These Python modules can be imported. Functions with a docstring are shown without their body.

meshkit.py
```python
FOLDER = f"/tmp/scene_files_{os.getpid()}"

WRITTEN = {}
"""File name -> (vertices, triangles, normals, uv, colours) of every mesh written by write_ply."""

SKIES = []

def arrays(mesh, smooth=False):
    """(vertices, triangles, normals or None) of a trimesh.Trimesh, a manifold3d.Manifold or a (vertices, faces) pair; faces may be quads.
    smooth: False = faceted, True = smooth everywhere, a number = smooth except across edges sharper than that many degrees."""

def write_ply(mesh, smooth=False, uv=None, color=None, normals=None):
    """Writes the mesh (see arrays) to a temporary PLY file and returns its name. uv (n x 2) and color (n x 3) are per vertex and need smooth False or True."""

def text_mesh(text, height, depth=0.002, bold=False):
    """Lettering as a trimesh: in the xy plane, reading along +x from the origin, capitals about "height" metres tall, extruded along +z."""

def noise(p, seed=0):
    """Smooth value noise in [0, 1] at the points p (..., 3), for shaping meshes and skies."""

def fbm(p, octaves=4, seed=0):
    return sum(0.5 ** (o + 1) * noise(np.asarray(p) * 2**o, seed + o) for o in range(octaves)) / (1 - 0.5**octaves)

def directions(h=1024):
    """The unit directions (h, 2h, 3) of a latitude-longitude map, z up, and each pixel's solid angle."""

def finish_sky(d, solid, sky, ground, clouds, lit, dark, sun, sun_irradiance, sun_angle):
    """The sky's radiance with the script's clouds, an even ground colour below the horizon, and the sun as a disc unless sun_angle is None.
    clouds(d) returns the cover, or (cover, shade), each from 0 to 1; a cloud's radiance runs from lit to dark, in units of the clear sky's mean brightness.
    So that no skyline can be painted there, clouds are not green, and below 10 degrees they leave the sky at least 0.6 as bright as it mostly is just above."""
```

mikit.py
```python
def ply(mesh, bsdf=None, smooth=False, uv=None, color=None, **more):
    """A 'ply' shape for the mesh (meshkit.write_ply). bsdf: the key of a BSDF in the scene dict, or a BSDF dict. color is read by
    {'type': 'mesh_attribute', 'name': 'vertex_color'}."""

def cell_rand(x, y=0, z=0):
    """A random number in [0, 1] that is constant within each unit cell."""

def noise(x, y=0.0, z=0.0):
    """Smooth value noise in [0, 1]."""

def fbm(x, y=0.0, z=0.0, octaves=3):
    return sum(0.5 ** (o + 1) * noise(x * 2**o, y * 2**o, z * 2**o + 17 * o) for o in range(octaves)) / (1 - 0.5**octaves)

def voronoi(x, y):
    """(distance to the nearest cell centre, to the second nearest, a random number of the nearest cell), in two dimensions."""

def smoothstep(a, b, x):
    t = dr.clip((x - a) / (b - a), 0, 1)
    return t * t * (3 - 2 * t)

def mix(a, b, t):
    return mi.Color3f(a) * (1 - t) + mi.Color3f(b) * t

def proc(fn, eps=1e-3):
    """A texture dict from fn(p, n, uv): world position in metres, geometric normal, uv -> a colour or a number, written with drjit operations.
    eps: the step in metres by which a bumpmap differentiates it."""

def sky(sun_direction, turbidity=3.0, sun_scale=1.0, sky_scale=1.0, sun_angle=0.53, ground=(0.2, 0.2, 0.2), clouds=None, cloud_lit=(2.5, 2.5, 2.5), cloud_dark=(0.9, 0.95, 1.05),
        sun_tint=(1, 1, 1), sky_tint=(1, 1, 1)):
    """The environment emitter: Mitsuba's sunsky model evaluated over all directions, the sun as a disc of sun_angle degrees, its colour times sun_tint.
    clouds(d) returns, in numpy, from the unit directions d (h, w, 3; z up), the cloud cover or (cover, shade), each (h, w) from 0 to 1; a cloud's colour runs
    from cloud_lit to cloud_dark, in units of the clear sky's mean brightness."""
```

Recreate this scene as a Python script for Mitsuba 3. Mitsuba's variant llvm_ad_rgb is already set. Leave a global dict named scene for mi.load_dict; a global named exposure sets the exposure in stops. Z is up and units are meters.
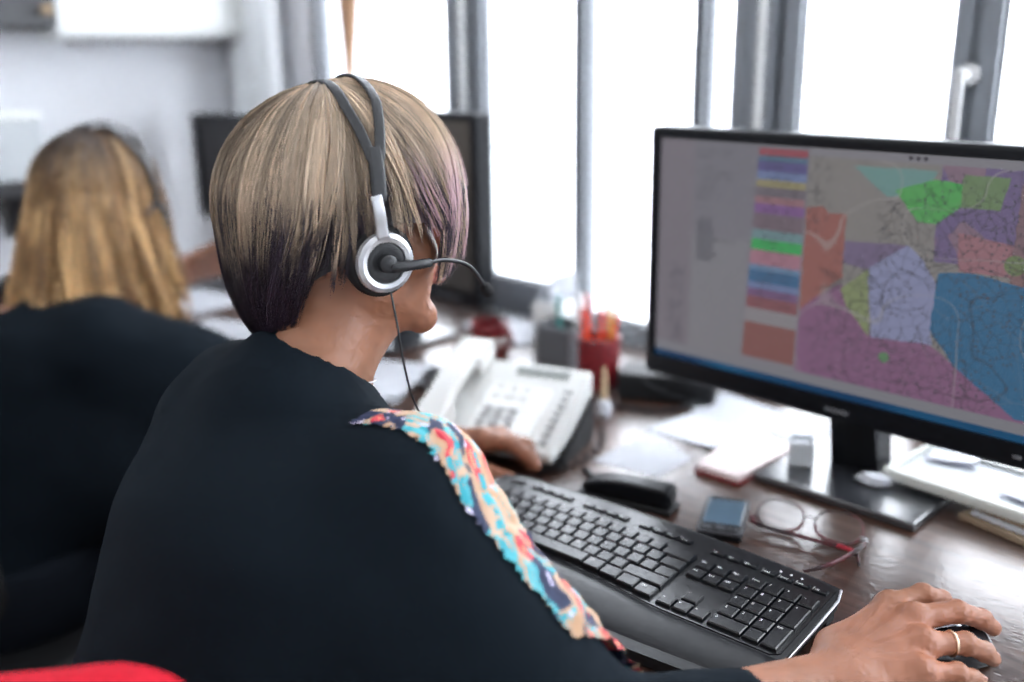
import math, random, os, numpy as np, trimesh, mitsuba as mi, drjit as dr, mikit, meshkit
import manifold3d as m3
from mikit import noise, fbm, voronoi, cell_rand, smoothstep, mix
T = mi.ScalarTransform4f
scene, labels = {}, {}
rng = np.random.default_rng(7)

# ---------------------------------------------------------------- camera, light, exposure
CAM = np.array([0.0, 0.0, 1.31])
_p, _r, _y = np.radians([16.6, 0.8, 45.0])
FW = np.array([-np.sin(_y) * np.cos(_p), np.cos(_y) * np.cos(_p), -np.sin(_p)])
_ri = np.array([np.cos(_y), np.sin(_y), 0.0]); _up = np.cross(_ri, FW)
UPV = _up * np.cos(_r) + _ri * np.sin(_r)
scene['camera'] = {'type': 'thinlens', 'to_world': T().look_at(origin=CAM.tolist(), target=(CAM + FW).tolist(), up=UPV.tolist()),
                   'fov': float(2 * np.degrees(np.arctan(512 / 990))), 'fov_axis': 'x', 'aperture_radius': 0.0105, 'focus_distance': 0.96,
                   'near_clip': 0.02, 'far_clip': 500.0}
exposure = -0.3
def overcast(d):
    n = meshkit.fbm(d * np.array([2.0, 2.0, 5.0]), 4)
    return np.clip(0.90 + 0.25 * (n - 0.5), 0, 1), np.clip(0.25 + 0.5 * (n - 0.5), 0, 1)
SKY = mikit.sky((0.25, 0.35, 0.9), turbidity=4.0, sun_scale=0.0, sky_scale=50.0, ground=(0.72, 0.73, 0.75), clouds=overcast,
                cloud_lit=(1.5, 1.55, 1.6), cloud_dark=(1.1, 1.15, 1.22))
scene['sky'] = SKY

# ---------------------------------------------------------------- helpers
def put(key, mesh, mat, smooth=False, label=None, cat=None, group=None, kind=None, to_world=None, **kw):
    k, i = key, 0
    while k in scene:
        i += 1; k = f'{key}_{i:03d}'
    d = mesh if isinstance(mesh, dict) else mikit.ply(mesh, mat, smooth=smooth, **kw)
    if to_world is not None: d = {**d, 'to_world': to_world}
    scene[k] = d
    tag(k, label, cat, group, kind)
    return k
def tag(k, label=None, cat=None, group=None, kind=None):
    e = {a: b for a, b in (('label', label), ('category', cat), ('group', group), ('kind', kind)) if b}
    if e: labels[k] = {**labels.get(k, {}), **e}
def thing(key, label, cat, group=None):
    k, i = key, 0
    while k in labels or any(s == k or s.startswith(k + '__') for s in scene):
        i += 1; k = f'{key}_{i:03d}'
    tag(k, label, cat, group); return k
def mat(name, color, rough=0.5, spec=0.5, metal=0.0, bump=None, bscale=0.001, eps=1e-3, **kw):
    col = mikit.proc(color) if callable(color) else (color if isinstance(color, dict) else {'type': 'rgb', 'value': list(color)})
    b = {'type': 'principled', 'base_color': col, 'roughness': mikit.proc(rough) if callable(rough) else rough, 'specular': spec, 'metallic': metal, **kw}
    if bump is not None: b = {'type': 'bumpmap', 'arbitrary': mikit.proc(bump, eps=eps), 'scale': bscale, 'bsdf': b}
    scene[name] = {'type': 'twosided', 'bsdf': b}
    return name
VCOL = {'type': 'mesh_attribute', 'name': 'vertex_color'}
cat_ = trimesh.util.concatenate
def box(x0, x1, y0, y1, z0, z1):
    return trimesh.creation.box(bounds=[[x0, y0, z0], [x1, y1, z1]])
def rbox(x0, x1, y0, y1, z0, z1, r=0.003, n=6):
    """A box with all edges rounded: the hull of spheres."""
    s = m3.Manifold.sphere(r, n * 2)
    return man(m3.Manifold.batch_hull([s.translate([x, y, z]) for x in (x0 + r, x1 - r) for y in (y0 + r, y1 - r) for z in (z0 + r, z1 - r)]))
def cbox(x0, x1, y0, y1, z0, z1, c=0.002):
    """A chamfered box, cheap."""
    p = []
    for x, sx in ((x0, 1), (x1, -1)):
        for y, sy in ((y0, 1), (y1, -1)):
            for z, sz in ((z0, 1), (z1, -1)):
                p += [[x, y + sy * c, z + sz * c], [x + sx * c, y, z + sz * c], [x + sx * c, y + sy * c, z]]
    return man(m3.Manifold.hull_points(np.array(p)))
def man(m):
    q = m.to_mesh(); return trimesh.Trimesh(np.array(q.vert_properties[:, :3], float), np.array(q.tri_verts), process=False)
def tom(t):
    t = trimesh.Trimesh(t.vertices, t.faces, process=True)
    return m3.Manifold(m3.Mesh(np.asarray(t.vertices, np.float32), np.asarray(t.faces, np.uint32)))
def hull(pts): return man(m3.Manifold.hull_points(np.asarray(pts, float)))
def prism(poly, z0, z1):
    """Extrude a 2-D outline (list of points) along z."""
    cs = m3.CrossSection([np.asarray(poly, float)], m3.FillRule.NonZero)
    return man(m3.Manifold.extrude(cs, z1 - z0).translate([0, 0, z0]))
def rrect(x0, x1, y0, y1, r, n=6):
    out = []
    for cx, cy, a in ((x1 - r, y1 - r, 0), (x0 + r, y1 - r, 90), (x0 + r, y0 + r, 180), (x1 - r, y0 + r, 270)):
        for k in range(n + 1):
            t = math.radians(a + 90 * k / n); out.append((cx + r * math.cos(t), cy + r * math.sin(t)))
    return out
def lathe(profile, n=32):
    m = trimesh.creation.revolve(np.asarray(profile, float), sections=n); m.fix_normals(); return m
def cyl(a, b, r, n=20):
    return trimesh.creation.cylinder(radius=r, segment=[a, b], sections=n)
def catmull(pts, n):
    p = np.asarray(pts, float); m = len(p)
    q = np.vstack([2 * p[0] - p[1], p, 2 * p[-1] - p[-2]])
    t = np.linspace(0, m - 1, n); i = np.minimum(t.astype(int), m - 2); u = (t - i)[:, None]
    a, b, c, d = q[i], q[i + 1], q[i + 2], q[i + 3]
    return 0.5 * (2 * b + (c - a) * u + (2 * a - 5 * b + 4 * c - d) * u ** 2 + (3 * b - 3 * c + d - a) * u ** 3)
def tube(pts, r, n=8, cap=True):
    p = np.asarray(pts, float); r = np.broadcast_to(r, (len(p),))
    t = np.gradient(p, axis=0); t /= np.linalg.norm(t, axis=1, keepdims=True) + 1e-12
    a = np.cross(t[0], [0, 0, 1.0] if abs(t[0][2]) < 0.9 else [1.0, 0, 0]); a /= np.linalg.norm(a)
    A = []
    for k in range(len(p)):
        a = a - t[k] * (a @ t[k]); a /= np.linalg.norm(a) + 1e-12; A.append(a)
    A = np.array(A); B = np.cross(t, A); g = np.arange(n) * 2 * np.pi / n
    v = p[:, None] + r[:, None, None] * (np.cos(g)[None, :, None] * A[:, None] + np.sin(g)[None, :, None] * B[:, None])
    v = v.reshape(-1, 3); i, j = np.meshgrid(np.arange(len(p) - 1), np.arange(n), indexing='ij')
    q = np.stack([i * n + j, i * n + (j + 1) % n, (i + 1) * n + (j + 1) % n, (i + 1) * n + j], -1).reshape(-1, 4)
    f = np.vstack([q[:, [0, 1, 2]], q[:, [0, 2, 3]]])
    if cap:
        m = len(v); v = np.vstack([v, p[0], p[-1]]); k = np.arange(n); e = (len(p) - 1) * n
        f = np.vstack([f, np.stack([np.full(n, m), (k + 1) % n, k], 1), np.stack([np.full(n, m + 1), e + k, e + (k + 1) % n], 1)])
    return trimesh.Trimesh(v, f, process=False)
def ribbon(pts, nrm, w, th, n=10):
    """Sweep a rounded flat section (w wide, th thick) along pts; nrm: outward normals."""
    p, N = np.asarray(pts, float), np.asarray(nrm, float)
    t = np.gradient(p, axis=0); t /= np.linalg.norm(t, axis=1, keepdims=True)
    N = N - t * (N * t).sum(1, keepdims=True); N /= np.linalg.norm(N, axis=1, keepdims=True); S = np.cross(t, N)
    g = np.arange(n) * 2 * np.pi / n; cx = np.sign(np.cos(g)) * np.abs(np.cos(g)) ** 0.5; cy = np.sign(np.sin(g)) * np.abs(np.sin(g)) ** 0.5
    w = np.broadcast_to(w, (len(p),)); th = np.broadcast_to(th, (len(p),))
    v = p[:, None] + 0.5 * (w[:, None, None] * cx[None, :, None] * S[:, None] + th[:, None, None] * cy[None, :, None] * N[:, None])
    v = v.reshape(-1, 3); i, j = np.meshgrid(np.arange(len(p) - 1), np.arange(n), indexing='ij')
    q = np.stack([i * n + j, (i + 1) * n + j, (i + 1) * n + (j + 1) % n, i * n + (j + 1) % n], -1).reshape(-1, 4)
    m = len(v); v = np.vstack([v, p[0], p[-1]]); k = np.arange(n); e = (len(p) - 1) * n
    f = np.vstack([q[:, [0, 1, 2]], q[:, [0, 2, 3]], np.stack([np.full(n, m), k, (k + 1) % n], 1), np.stack([np.full(n, m + 1), e + (k + 1) % n, e + k], 1)])
    out = trimesh.Trimesh(v, f, process=False)
    if out.volume < 0: out.invert()
    return out
def move(m, loc=(0, 0, 0), rz=0.0, rx=0.0, ry=0.0):
    R = trimesh.transformations.euler_matrix(math.radians(rx), math.radians(ry), math.radians(rz), 'sxyz'); R[:3, 3] = loc
    o = m.copy(); o.apply_transform(R); return o

# signed distance fields and their surface (surface nets)
def snet(f, lo, hi, h, margin=1.6):
    lo, hi = np.asarray(lo, float), np.asarray(hi, float)
    S = 4; nb = np.ceil((hi - lo) / (h * S)).astype(int); n = nb * S
    bi = np.stack(np.meshgrid(*[np.arange(k) for k in nb], indexing='ij'), -1).reshape(-1, 3)
    ctr = lo + (bi * S + (S - 1) / 2) * h
    dc = f(ctr); act = np.abs(dc) < margin * h * S * 1.0
    D = np.repeat(np.repeat(np.repeat(np.where(dc < 0, -9.0, 9.0).reshape(nb), S, 0), S, 1), S, 2).astype(np.float32)
    off = np.stack(np.meshgrid(*[np.arange(S)] * 3, indexing='ij'), -1).reshape(-1, 3)
    idx = (bi[act][:, None] * S + off[None]).reshape(-1, 3)
    D[idx[:, 0], idx[:, 1], idx[:, 2]] = f(lo + idx * h)
    s = D < 0
    c8 = sum(s[a:n[0] - 1 + a, b:n[1] - 1 + b, c:n[2] - 1 + c].astype(np.int8) for a in (0, 1) for b in (0, 1) for c in (0, 1))
    cells = np.argwhere((c8 > 0) & (c8 < 8))
    vid = -np.ones(n - 1, np.int64); vid[cells[:, 0], cells[:, 1], cells[:, 2]] = np.arange(len(cells))
    acc, cnt = np.zeros((len(cells), 3)), np.zeros(len(cells))
    corners = [np.array(x) for x in np.ndindex(2, 2, 2)]
    for a in corners:
        for ax in range(3):
            if a[ax] == 0:
                b = a.copy(); b[ax] = 1
                A, B = cells + a, cells + b
                da, db = D[A[:, 0], A[:, 1], A[:, 2]], D[B[:, 0], B[:, 1], B[:, 2]]
                m = (da < 0) != (db < 0); t = np.where(m, da / np.where(m, da - db, 1), 0)
                P = A + t[:, None] * (b - a); acc[m] += P[m]; cnt[m] += 1
    V = lo + acc / cnt[:, None] * h
    F = []
    for ax in range(3):
        u, w = (ax + 1) % 3, (ax + 2) % 3
        sl0 = [slice(1, n[k] - 1) for k in range(3)]; sl0[ax] = slice(0, n[ax] - 1); sl1 = list(sl0); sl1[ax] = slice(1, n[ax])
        e = np.argwhere(s[tuple(sl0)] != s[tuple(sl1)]); base = np.ones(3, int); base[ax] = 0; e = e + base
        inside = s[e[:, 0], e[:, 1], e[:, 2]]
        du, dw = np.eye(3, dtype=int)[u], np.eye(3, dtype=int)[w]
        g = lambda q: vid[q[:, 0], q[:, 1], q[:, 2]]
        q = np.stack([g(e - du - dw), g(e - dw), g(e), g(e - du)], 1)
        q = np.where(inside[:, None], q, q[:, ::-1]); F.append(q)
    q = np.vstack(F); q = q[(q >= 0).all(1)]
    return trimesh.Trimesh(V, np.vstack([q[:, [0, 1, 2]], q[:, [0, 2, 3]]]), process=False)
def rc(P, a, b, ra, rb):
    a, b = np.asarray(a, float), np.asarray(b, float); ba = b - a
    t = np.clip(((P - a) @ ba) / (ba @ ba + 1e-12), 0, 1)
    return np.linalg.norm(P - a - t[:, None] * ba, axis=1) - (ra + (rb - ra) * t)
def ell(P, c, r, R=None):
    q = P - np.asarray(c, float)
    if R is not None: q = q @ np.asarray(R).T
    r = np.asarray(r, float); k0 = np.linalg.norm(q / r, axis=1); k1 = np.linalg.norm(q / r ** 2, axis=1)
    return k0 * (k0 - 1) / np.maximum(k1, 1e-9)
def smin(a, b, k):
    h = np.clip(0.5 + 0.5 * (b - a) / k, 0, 1); return b + (a - b) * h - k * h * (1 - h)
def smax(a, b, k): return -smin(-a, -b, k)
def relax(m, it=6, lam=.5, mu=-.52):
    """Taubin smoothing with even weights, in place."""
    from scipy import sparse
    e = np.sort(m.edges, 1); e = np.unique(e, axis=0); n = len(m.vertices)
    L = sparse.coo_matrix((np.ones(2 * len(e)), (np.r_[e[:, 0], e[:, 1]], np.r_[e[:, 1], e[:, 0]])), (n, n)).tocsr()
    dg = np.maximum(np.asarray(L.sum(1)).ravel(), 1)[:, None]; v = np.array(m.vertices)
    for _ in range(it):
        for k in (lam, mu): v = v + k * (L @ v / dg - v)
    m.vertices = v
# ---------------------------------------------------------------- materials of the room
mat('m_wall', lambda p, n, uv: mix((0.76, 0.77, 0.80), (0.70, 0.71, 0.745), fbm(p.x * 3, p.y * 3, p.z * 3, 3)), 0.7, 0.3, bump=lambda p, n, uv: fbm(p.x * 180, p.y * 180, p.z * 180, 2), bscale=0.0006)
mat('m_ceiling', (0.82, 0.82, 0.81), 0.8, 0.2)
mat('m_floor', lambda p, n, uv: mix((0.50, 0.47, 0.43), (0.40, 0.38, 0.35), fbm(p.x * 9, p.y * 9, 0.0, 4)), 0.45, 0.4)
mat('m_pvc', lambda p, n, uv: mix((0.23, 0.25, 0.275), (0.20, 0.22, 0.245), fbm(p.x * 20, p.y * 20, p.z * 6, 2)), 0.32, 0.5)
mat('m_gasket', (0.03, 0.03, 0.033), 0.6)
mat('m_white', (0.80, 0.82, 0.81), 0.35)
mat('m_trim', (0.62, 0.62, 0.62), 0.4)
mat('m_steel', (0.62, 0.62, 0.64), 0.28, metal=0.9)
scene['m_glass'] = {'type': 'thindielectric', 'int_ior': 1.5}
WY, XL, XR, YN, HC = 1.50, -2.53, 2.6, -2.9, 2.75

put('floor', box(XL - .2, XR + .2, YN - .2, WY + .25, -0.1, 0), 'm_floor', kind='structure')
put('ceiling', box(XL - .2, XR + .2, YN - .2, WY + .25, HC, HC + .12), 'm_ceiling', kind='structure')
put('wall_left', box(XL - .15, XL, YN, WY + .2, 0, HC), 'm_wall', kind='structure')
put('wall_right', box(XR, XR + .15, YN, WY + .2, 0, HC), 'm_wall', kind='structure')
put('wall_near', box(XL - .15, XR + .15, YN - .15, YN, 0, HC), 'm_wall', kind='structure')
SILL, HEAD = 0.735, 2.45
WX0, WX1 = -2.202, 2.45
w = cat_([box(XL, XR, WY, WY + .2, 0, SILL - .03), box(XL, XR, WY, WY + .2, HEAD, HC), box(XL, WX0, WY, WY + .2, SILL - .03, HEAD), box(WX1, XR, WY, WY + .2, SILL - .03, HEAD)])
put('wall_window', man(m3.Manifold.batch_boolean([tom(x) for x in w.split()], m3.OpType.Add)), 'm_wall', kind='structure')
put('trim_1', box(WX0, WX1, WY - .01, WY + .2, SILL - .03, SILL), 'm_white', kind='structure')
put('baseboard_left', box(XL, XL + .012, YN, WY, 0, .08), 'm_trim', kind='structure')
put('baseboard_window', box(XL + .012, XR, WY - .012, WY, 0, .08), 'm_trim', kind='structure')

# windows: (x0, x1, glass bottom z, sash?) between the posts; every unit is frame, sash, pane, gasket
def ring(x0, x1, z0, z1, w, y0, y1, wb=None):
    wb = wb or w
    o = m3.Manifold.cube([x1 - x0, y1 - y0, z1 - z0]).translate([x0, y0, z0])
    i = m3.Manifold.cube([x1 - x0 - 2 * w, 1, z1 - z0 - w - wb]).translate([x0 + w, y0 - .4, z0 + wb])
    return man(o - i)
def window(n, g0, g1, gz, wl=.04, wr=.04):
    """g0, g1: the glass edges; wl, wr: the stiles' widths; gz: the glass bottom."""
    k = f'window_{n}'
    def rg(o0, o1, i0, i1, zb, zo, zt, zi, y0, y1):
        return man(m3.Manifold.cube([o1 - o0, y1 - y0, zo - zb]).translate([o0, y0, zb]) - m3.Manifold.cube([i1 - i0, 1, zi - zt]).translate([i0, y0 - .4, zt]))
    put(k + '__frame', rg(g0 - wl, g1 + wr, g0 - wl * .55, g1 + wr * .55, SILL, HEAD, gz - .042, HEAD - .03, WY + .012, WY + .05), 'm_pvc')
    put(k + '__sash', rg(g0 - wl * .8, g1 + wr * .8, g0 - .004, g1 + .004, gz - .05, HEAD - .012, gz - .004, HEAD - .06, WY, WY + .022), 'm_pvc')
    put(k + '__gasket', rg(g0 - .004, g1 + .004, g0, g1, gz - .004, HEAD - .0595, gz, HEAD - .065, WY + .012, WY + .018), 'm_gasket')
    put(k + '__pane', trimesh.Trimesh([[g0 - .003, WY + .016, gz - .003], [g1 + .003, WY + .016, gz - .003], [g1 + .003, WY + .016, HEAD - .062], [g0 - .003, WY + .016, HEAD - .062]], [[0, 1, 2], [0, 2, 3]], process=False), 'm_glass')
    tag(k, kind='structure'); return k
def post(n, x0, x1, bead=None):
    k = f'trim_{n}'
    put(k, box(x0, x1, WY - .012, WY + .055, SILL, HEAD), 'm_pvc', kind='structure')
    if bead: put(k + '__bead', cyl([bead, WY - .0125, SILL], [bead, WY - .0125, HEAD], .008, 16), 'm_white')
window(1, -2.16, -1.70, .825)
post(2, -1.656, -1.618, -1.625)
window(2, -1.574, -1.325, .825, .04, .018)
window(3, -1.289, -1.047, .784, .018, .0155)
window(4, -1.016, -.968, .775, .0155, .04)
post(3, -.926, -.878, -.900)
w5 = window(5, -.835, -.600, .775, .04, .036)
w6 = window(6, -.528, -.06, .775, .036, .04)
post(4, -.018, .04)
window(7, .082, .60, .80); window(8, .682, 1.22, .80)
post(5, 1.262, 1.32)
window(9, 1.362, 1.88, .80); window(10, 1.962, 2.408, .80)
# handle on the fifth window's right stile
hx, hz = -.566, 1.262
put(w5 + '__handle', cat_([cyl([hx, WY, hz], [hx, WY - .012, hz], .015), cyl([hx, WY - .012, hz], [hx, WY - .04, hz], .008),
    move(rbox(-.007, .007, -.046, -.035, -.095, .010, .005), (hx, WY, hz))]), 'm_trim', smooth=40)
labels[w5 + '__handle'] = {'label': 'white lever handle'}

# added fill light out of frame, built as recessed ceiling panels
scene['m_fill_light'] = {'type': 'diffuse', 'reflectance': {'type': 'rgb', 'value': [.8, .8, .8]}}
FILL_LIGHT = 5.0
for i, (x, y) in enumerate([(-1.7, -.3), (-.4, -.3), (.9, -.3), (-1.7, -1.7), (-.4, -1.7), (.9, -1.7)]):
    t = thing('ceiling_fill_light', ('first', 'second', 'third')[i % 3] + ' added square fill light panel from the left wall, row ' + ('nearer the windows' if i < 3 else 'away from the windows'), 'added fill light', 'added fill light panels')
    put(t + '__frame', man(m3.Manifold.cube([.62, .62, .03], True) - m3.Manifold.cube([.58, .58, .1], True)), 'm_white', to_world=T().translate([x, y, HC - .015]))
    d = mikit.ply(trimesh.Trimesh([[-.29, -.29, 0], [-.29, .29, 0], [.29, .29, 0], [.29, -.29, 0]], [[0, 1, 2], [0, 2, 3]], process=False), 'm_fill_light')
    put(t + '__diffuser', {**d, 'emitter': {'type': 'area', 'radiance': {'type': 'rgb', 'value': [FILL_LIGHT, FILL_LIGHT * .97, FILL_LIGHT * .92]}}}, None, to_world=T().translate([x, y, HC - .012]))

# things on the left wall
t = thing('wall_unit', 'white wall-mounted box unit with rounded lower edge in the far corner', 'wall unit')
sec = [(0, 0), (.09, 0), (.115, .012), (.125, .04), (.125, .30), (.115, .32), (0, .32)]
def unit(y0, y1, z, sec):
    m = prism([(a, b) for a, b in sec], 0, y1 - y0)
    v = m.vertices.copy(); m.vertices = np.stack([XL + v[:, 0], y1 - v[:, 2], z + v[:, 1]], 1); return m
put(t + '__body', unit(.955, 1.475, 1.335, sec), 'm_white', smooth=30)
put(t + '__vent', box(XL + .03, XL + .09, 1.0, 1.43, 1.3305, 1.3355), 'm_gasket')
mat('m_dark_grey', (0.06, 0.062, 0.066), 0.45)
t = thing('wall_cabinet', 'dark grey wall cabinet left of the white wall unit', 'cabinet')
put(t + '__body', rbox(XL, XL + .16, .52, .93, 1.36, 1.95, .006), 'm_dark_grey', smooth=30)
put(t + '__door', rbox(XL + .161, XL + .176, .525, .925, 1.365, 1.945, .004), 'm_dark_grey', smooth=30)
mat('m_tan', (0.42, 0.30, 0.18), 0.6)
put(t + '__knob', cat_([cyl([XL + .176, .905, 1.40], [XL + .195, .905, 1.40], .006), trimesh.creation.icosphere(2, .012).apply_translation([XL + .2, .905, 1.40])]), 'm_tan', smooth=40)
t = thing('wall_shelf', 'black wall shelf at the left edge under the grey box', 'shelf')
put(t + '__board', rbox(XL, XL + .2, .50, .885, 1.0, 1.03, .004), 'm_gasket', smooth=30)
for yy in (.56, .82): put(t + '__bracket', prism([(0, 0), (.14, .11), (.14, .12), (0, .12)], 0, .012).apply_transform(np.array([[1, 0, 0, XL], [0, 0, 1, yy], [0, 1, 0, .88], [0, 0, 0, 1.0]])), 'm_gasket')
mat('m_pale_grey', (0.50, 0.53, 0.55), 0.4)
t = thing('file_box', 'pale grey box on the black wall shelf', 'box')
put(t + '__body', rbox(XL + .015, XL + .185, .55, .865, 1.031, 1.165, .008), 'm_pale_grey', smooth=30)
put(t + '__lid', rbox(XL + .012, XL + .188, .547, .868, 1.166, 1.182, .006), 'm_white', smooth=30)
# ---------------------------------------------------------------- desks
def woodcol(p, n, uv):
    g = fbm(p.x * 5.0 + 3, p.y * 60, p.z * 40, 4); h = fbm(p.x * 14, p.y * 260, 3.0, 3); k = fbm(p.x * 1.3, p.y * 5.0, 9.0, 2)
    c = mix((0.022, 0.011, 0.008), (0.085, 0.040, 0.026), smoothstep(.25, .8, g * .65 + k * .35))
    return c * (0.75 + 0.5 * h)
mat('m_wood', woodcol, lambda p, n, uv: 0.20 + 0.10 * fbm(p.x * 40, p.y * 160, 1.0, 3), 1.0, bump=lambda p, n, uv: fbm(p.x * 160, p.y * 420, 0.0, 3), bscale=0.00030, eps=3e-4, clearcoat=1.0, clearcoat_gloss=0.75)
mat('m_woodedge', lambda p, n, uv: mix((0.30, 0.15, 0.075), (0.20, 0.095, 0.05), fbm(p.x * 8, p.y * 40, p.z * 200, 3)), 0.35)
mat('m_metalleg', (0.25, 0.25, 0.26), 0.4, metal=0.7)
DZ, DY0, DY1 = 0.74, 0.60, 1.487
def desk(x0, x1, label, DY0=DY0):
    t = thing('desk', label, 'desk')
    put(t + '__top', cbox(x0, x1, DY0 + .0025, DY1, DZ - .028, DZ, .001), 'm_wood')
    put(t + '__front_edge', cbox(x0, x1, DY0, DY0 + .002, DZ - .028, DZ - .0005, .0004), 'm_woodedge')
    for a in (x0 + .05, x1 - .09):
        for b in (DY0 + .07, DY1 - .12):
            put(t + '__leg', rbox(a, a + .04, b, b + .04, .001, DZ - .0282, .004), 'm_metalleg', smooth=30)
    put(t + '__rear_panel', box(x0 + .09, x1 - .09, DY1 - .06, DY1 - .045, .25, DZ - .0285), 'm_wood')
    return t
desk(-1.262, .60, 'dark glossy wooden desk under the large monitor and keyboard')
desk(-2.50, -1.266, 'second dark wooden desk, where the long-haired woman sits', .80)

# ---------------------------------------------------------------- monitors
mat('m_black_plastic', (0.005, 0.006, 0.008), 0.36, 0.20)
mat('m_black_gloss', (0.010, 0.011, 0.014), 0.12, 0.6)
mat('m_black_matte', (0.008, 0.009, 0.010), 0.55, 0.3)
mat('m_grey_plastic', (0.10, 0.105, 0.115), 0.4)
def inpoly(u, v, pts):
    r = mi.Bool(False); n = len(pts)
    for i in range(n):
        (x0, y0), (x1, y1) = pts[i], pts[(i + 1) % n]
        if y0 == y1: continue
        r ^= ((y0 > v) != (y1 > v)) & (u < (x1 - x0) * (v - y0) / (y1 - y0) + x0)
    return r
def C(*c): return mi.Color3f(*[((x / 255 + .055) / 1.055) ** 2.4 for x in c])
LEG = [(.941, .915, (170, 70, 84)), (.915, .895, (84, 120, 150)), (.895, .86, (92, 84, 150)), (.86, .83, (120, 140, 190)), (.83, .805, (170, 160, 110)), (.805, .77, (120, 110, 120)),
       (.77, .745, (170, 120, 128)), (.745, .71, (140, 90, 160)), (.71, .65, (128, 108, 120)), (.65, .615, (120, 160, 165)), (.615, .575, (40, 190, 90)), (.575, .52, (190, 130, 150)), (.52, .50, (110, 150, 190)),
       (.50, .455, (40, 110, 160)), (.455, .43, (120, 140, 190)), (.43, .40, (130, 90, 140)), (.40, .355, (150, 84, 90)), (.355, .30, (160, 155, 160)), (.30, .165, (150, 88, 80))]
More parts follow.
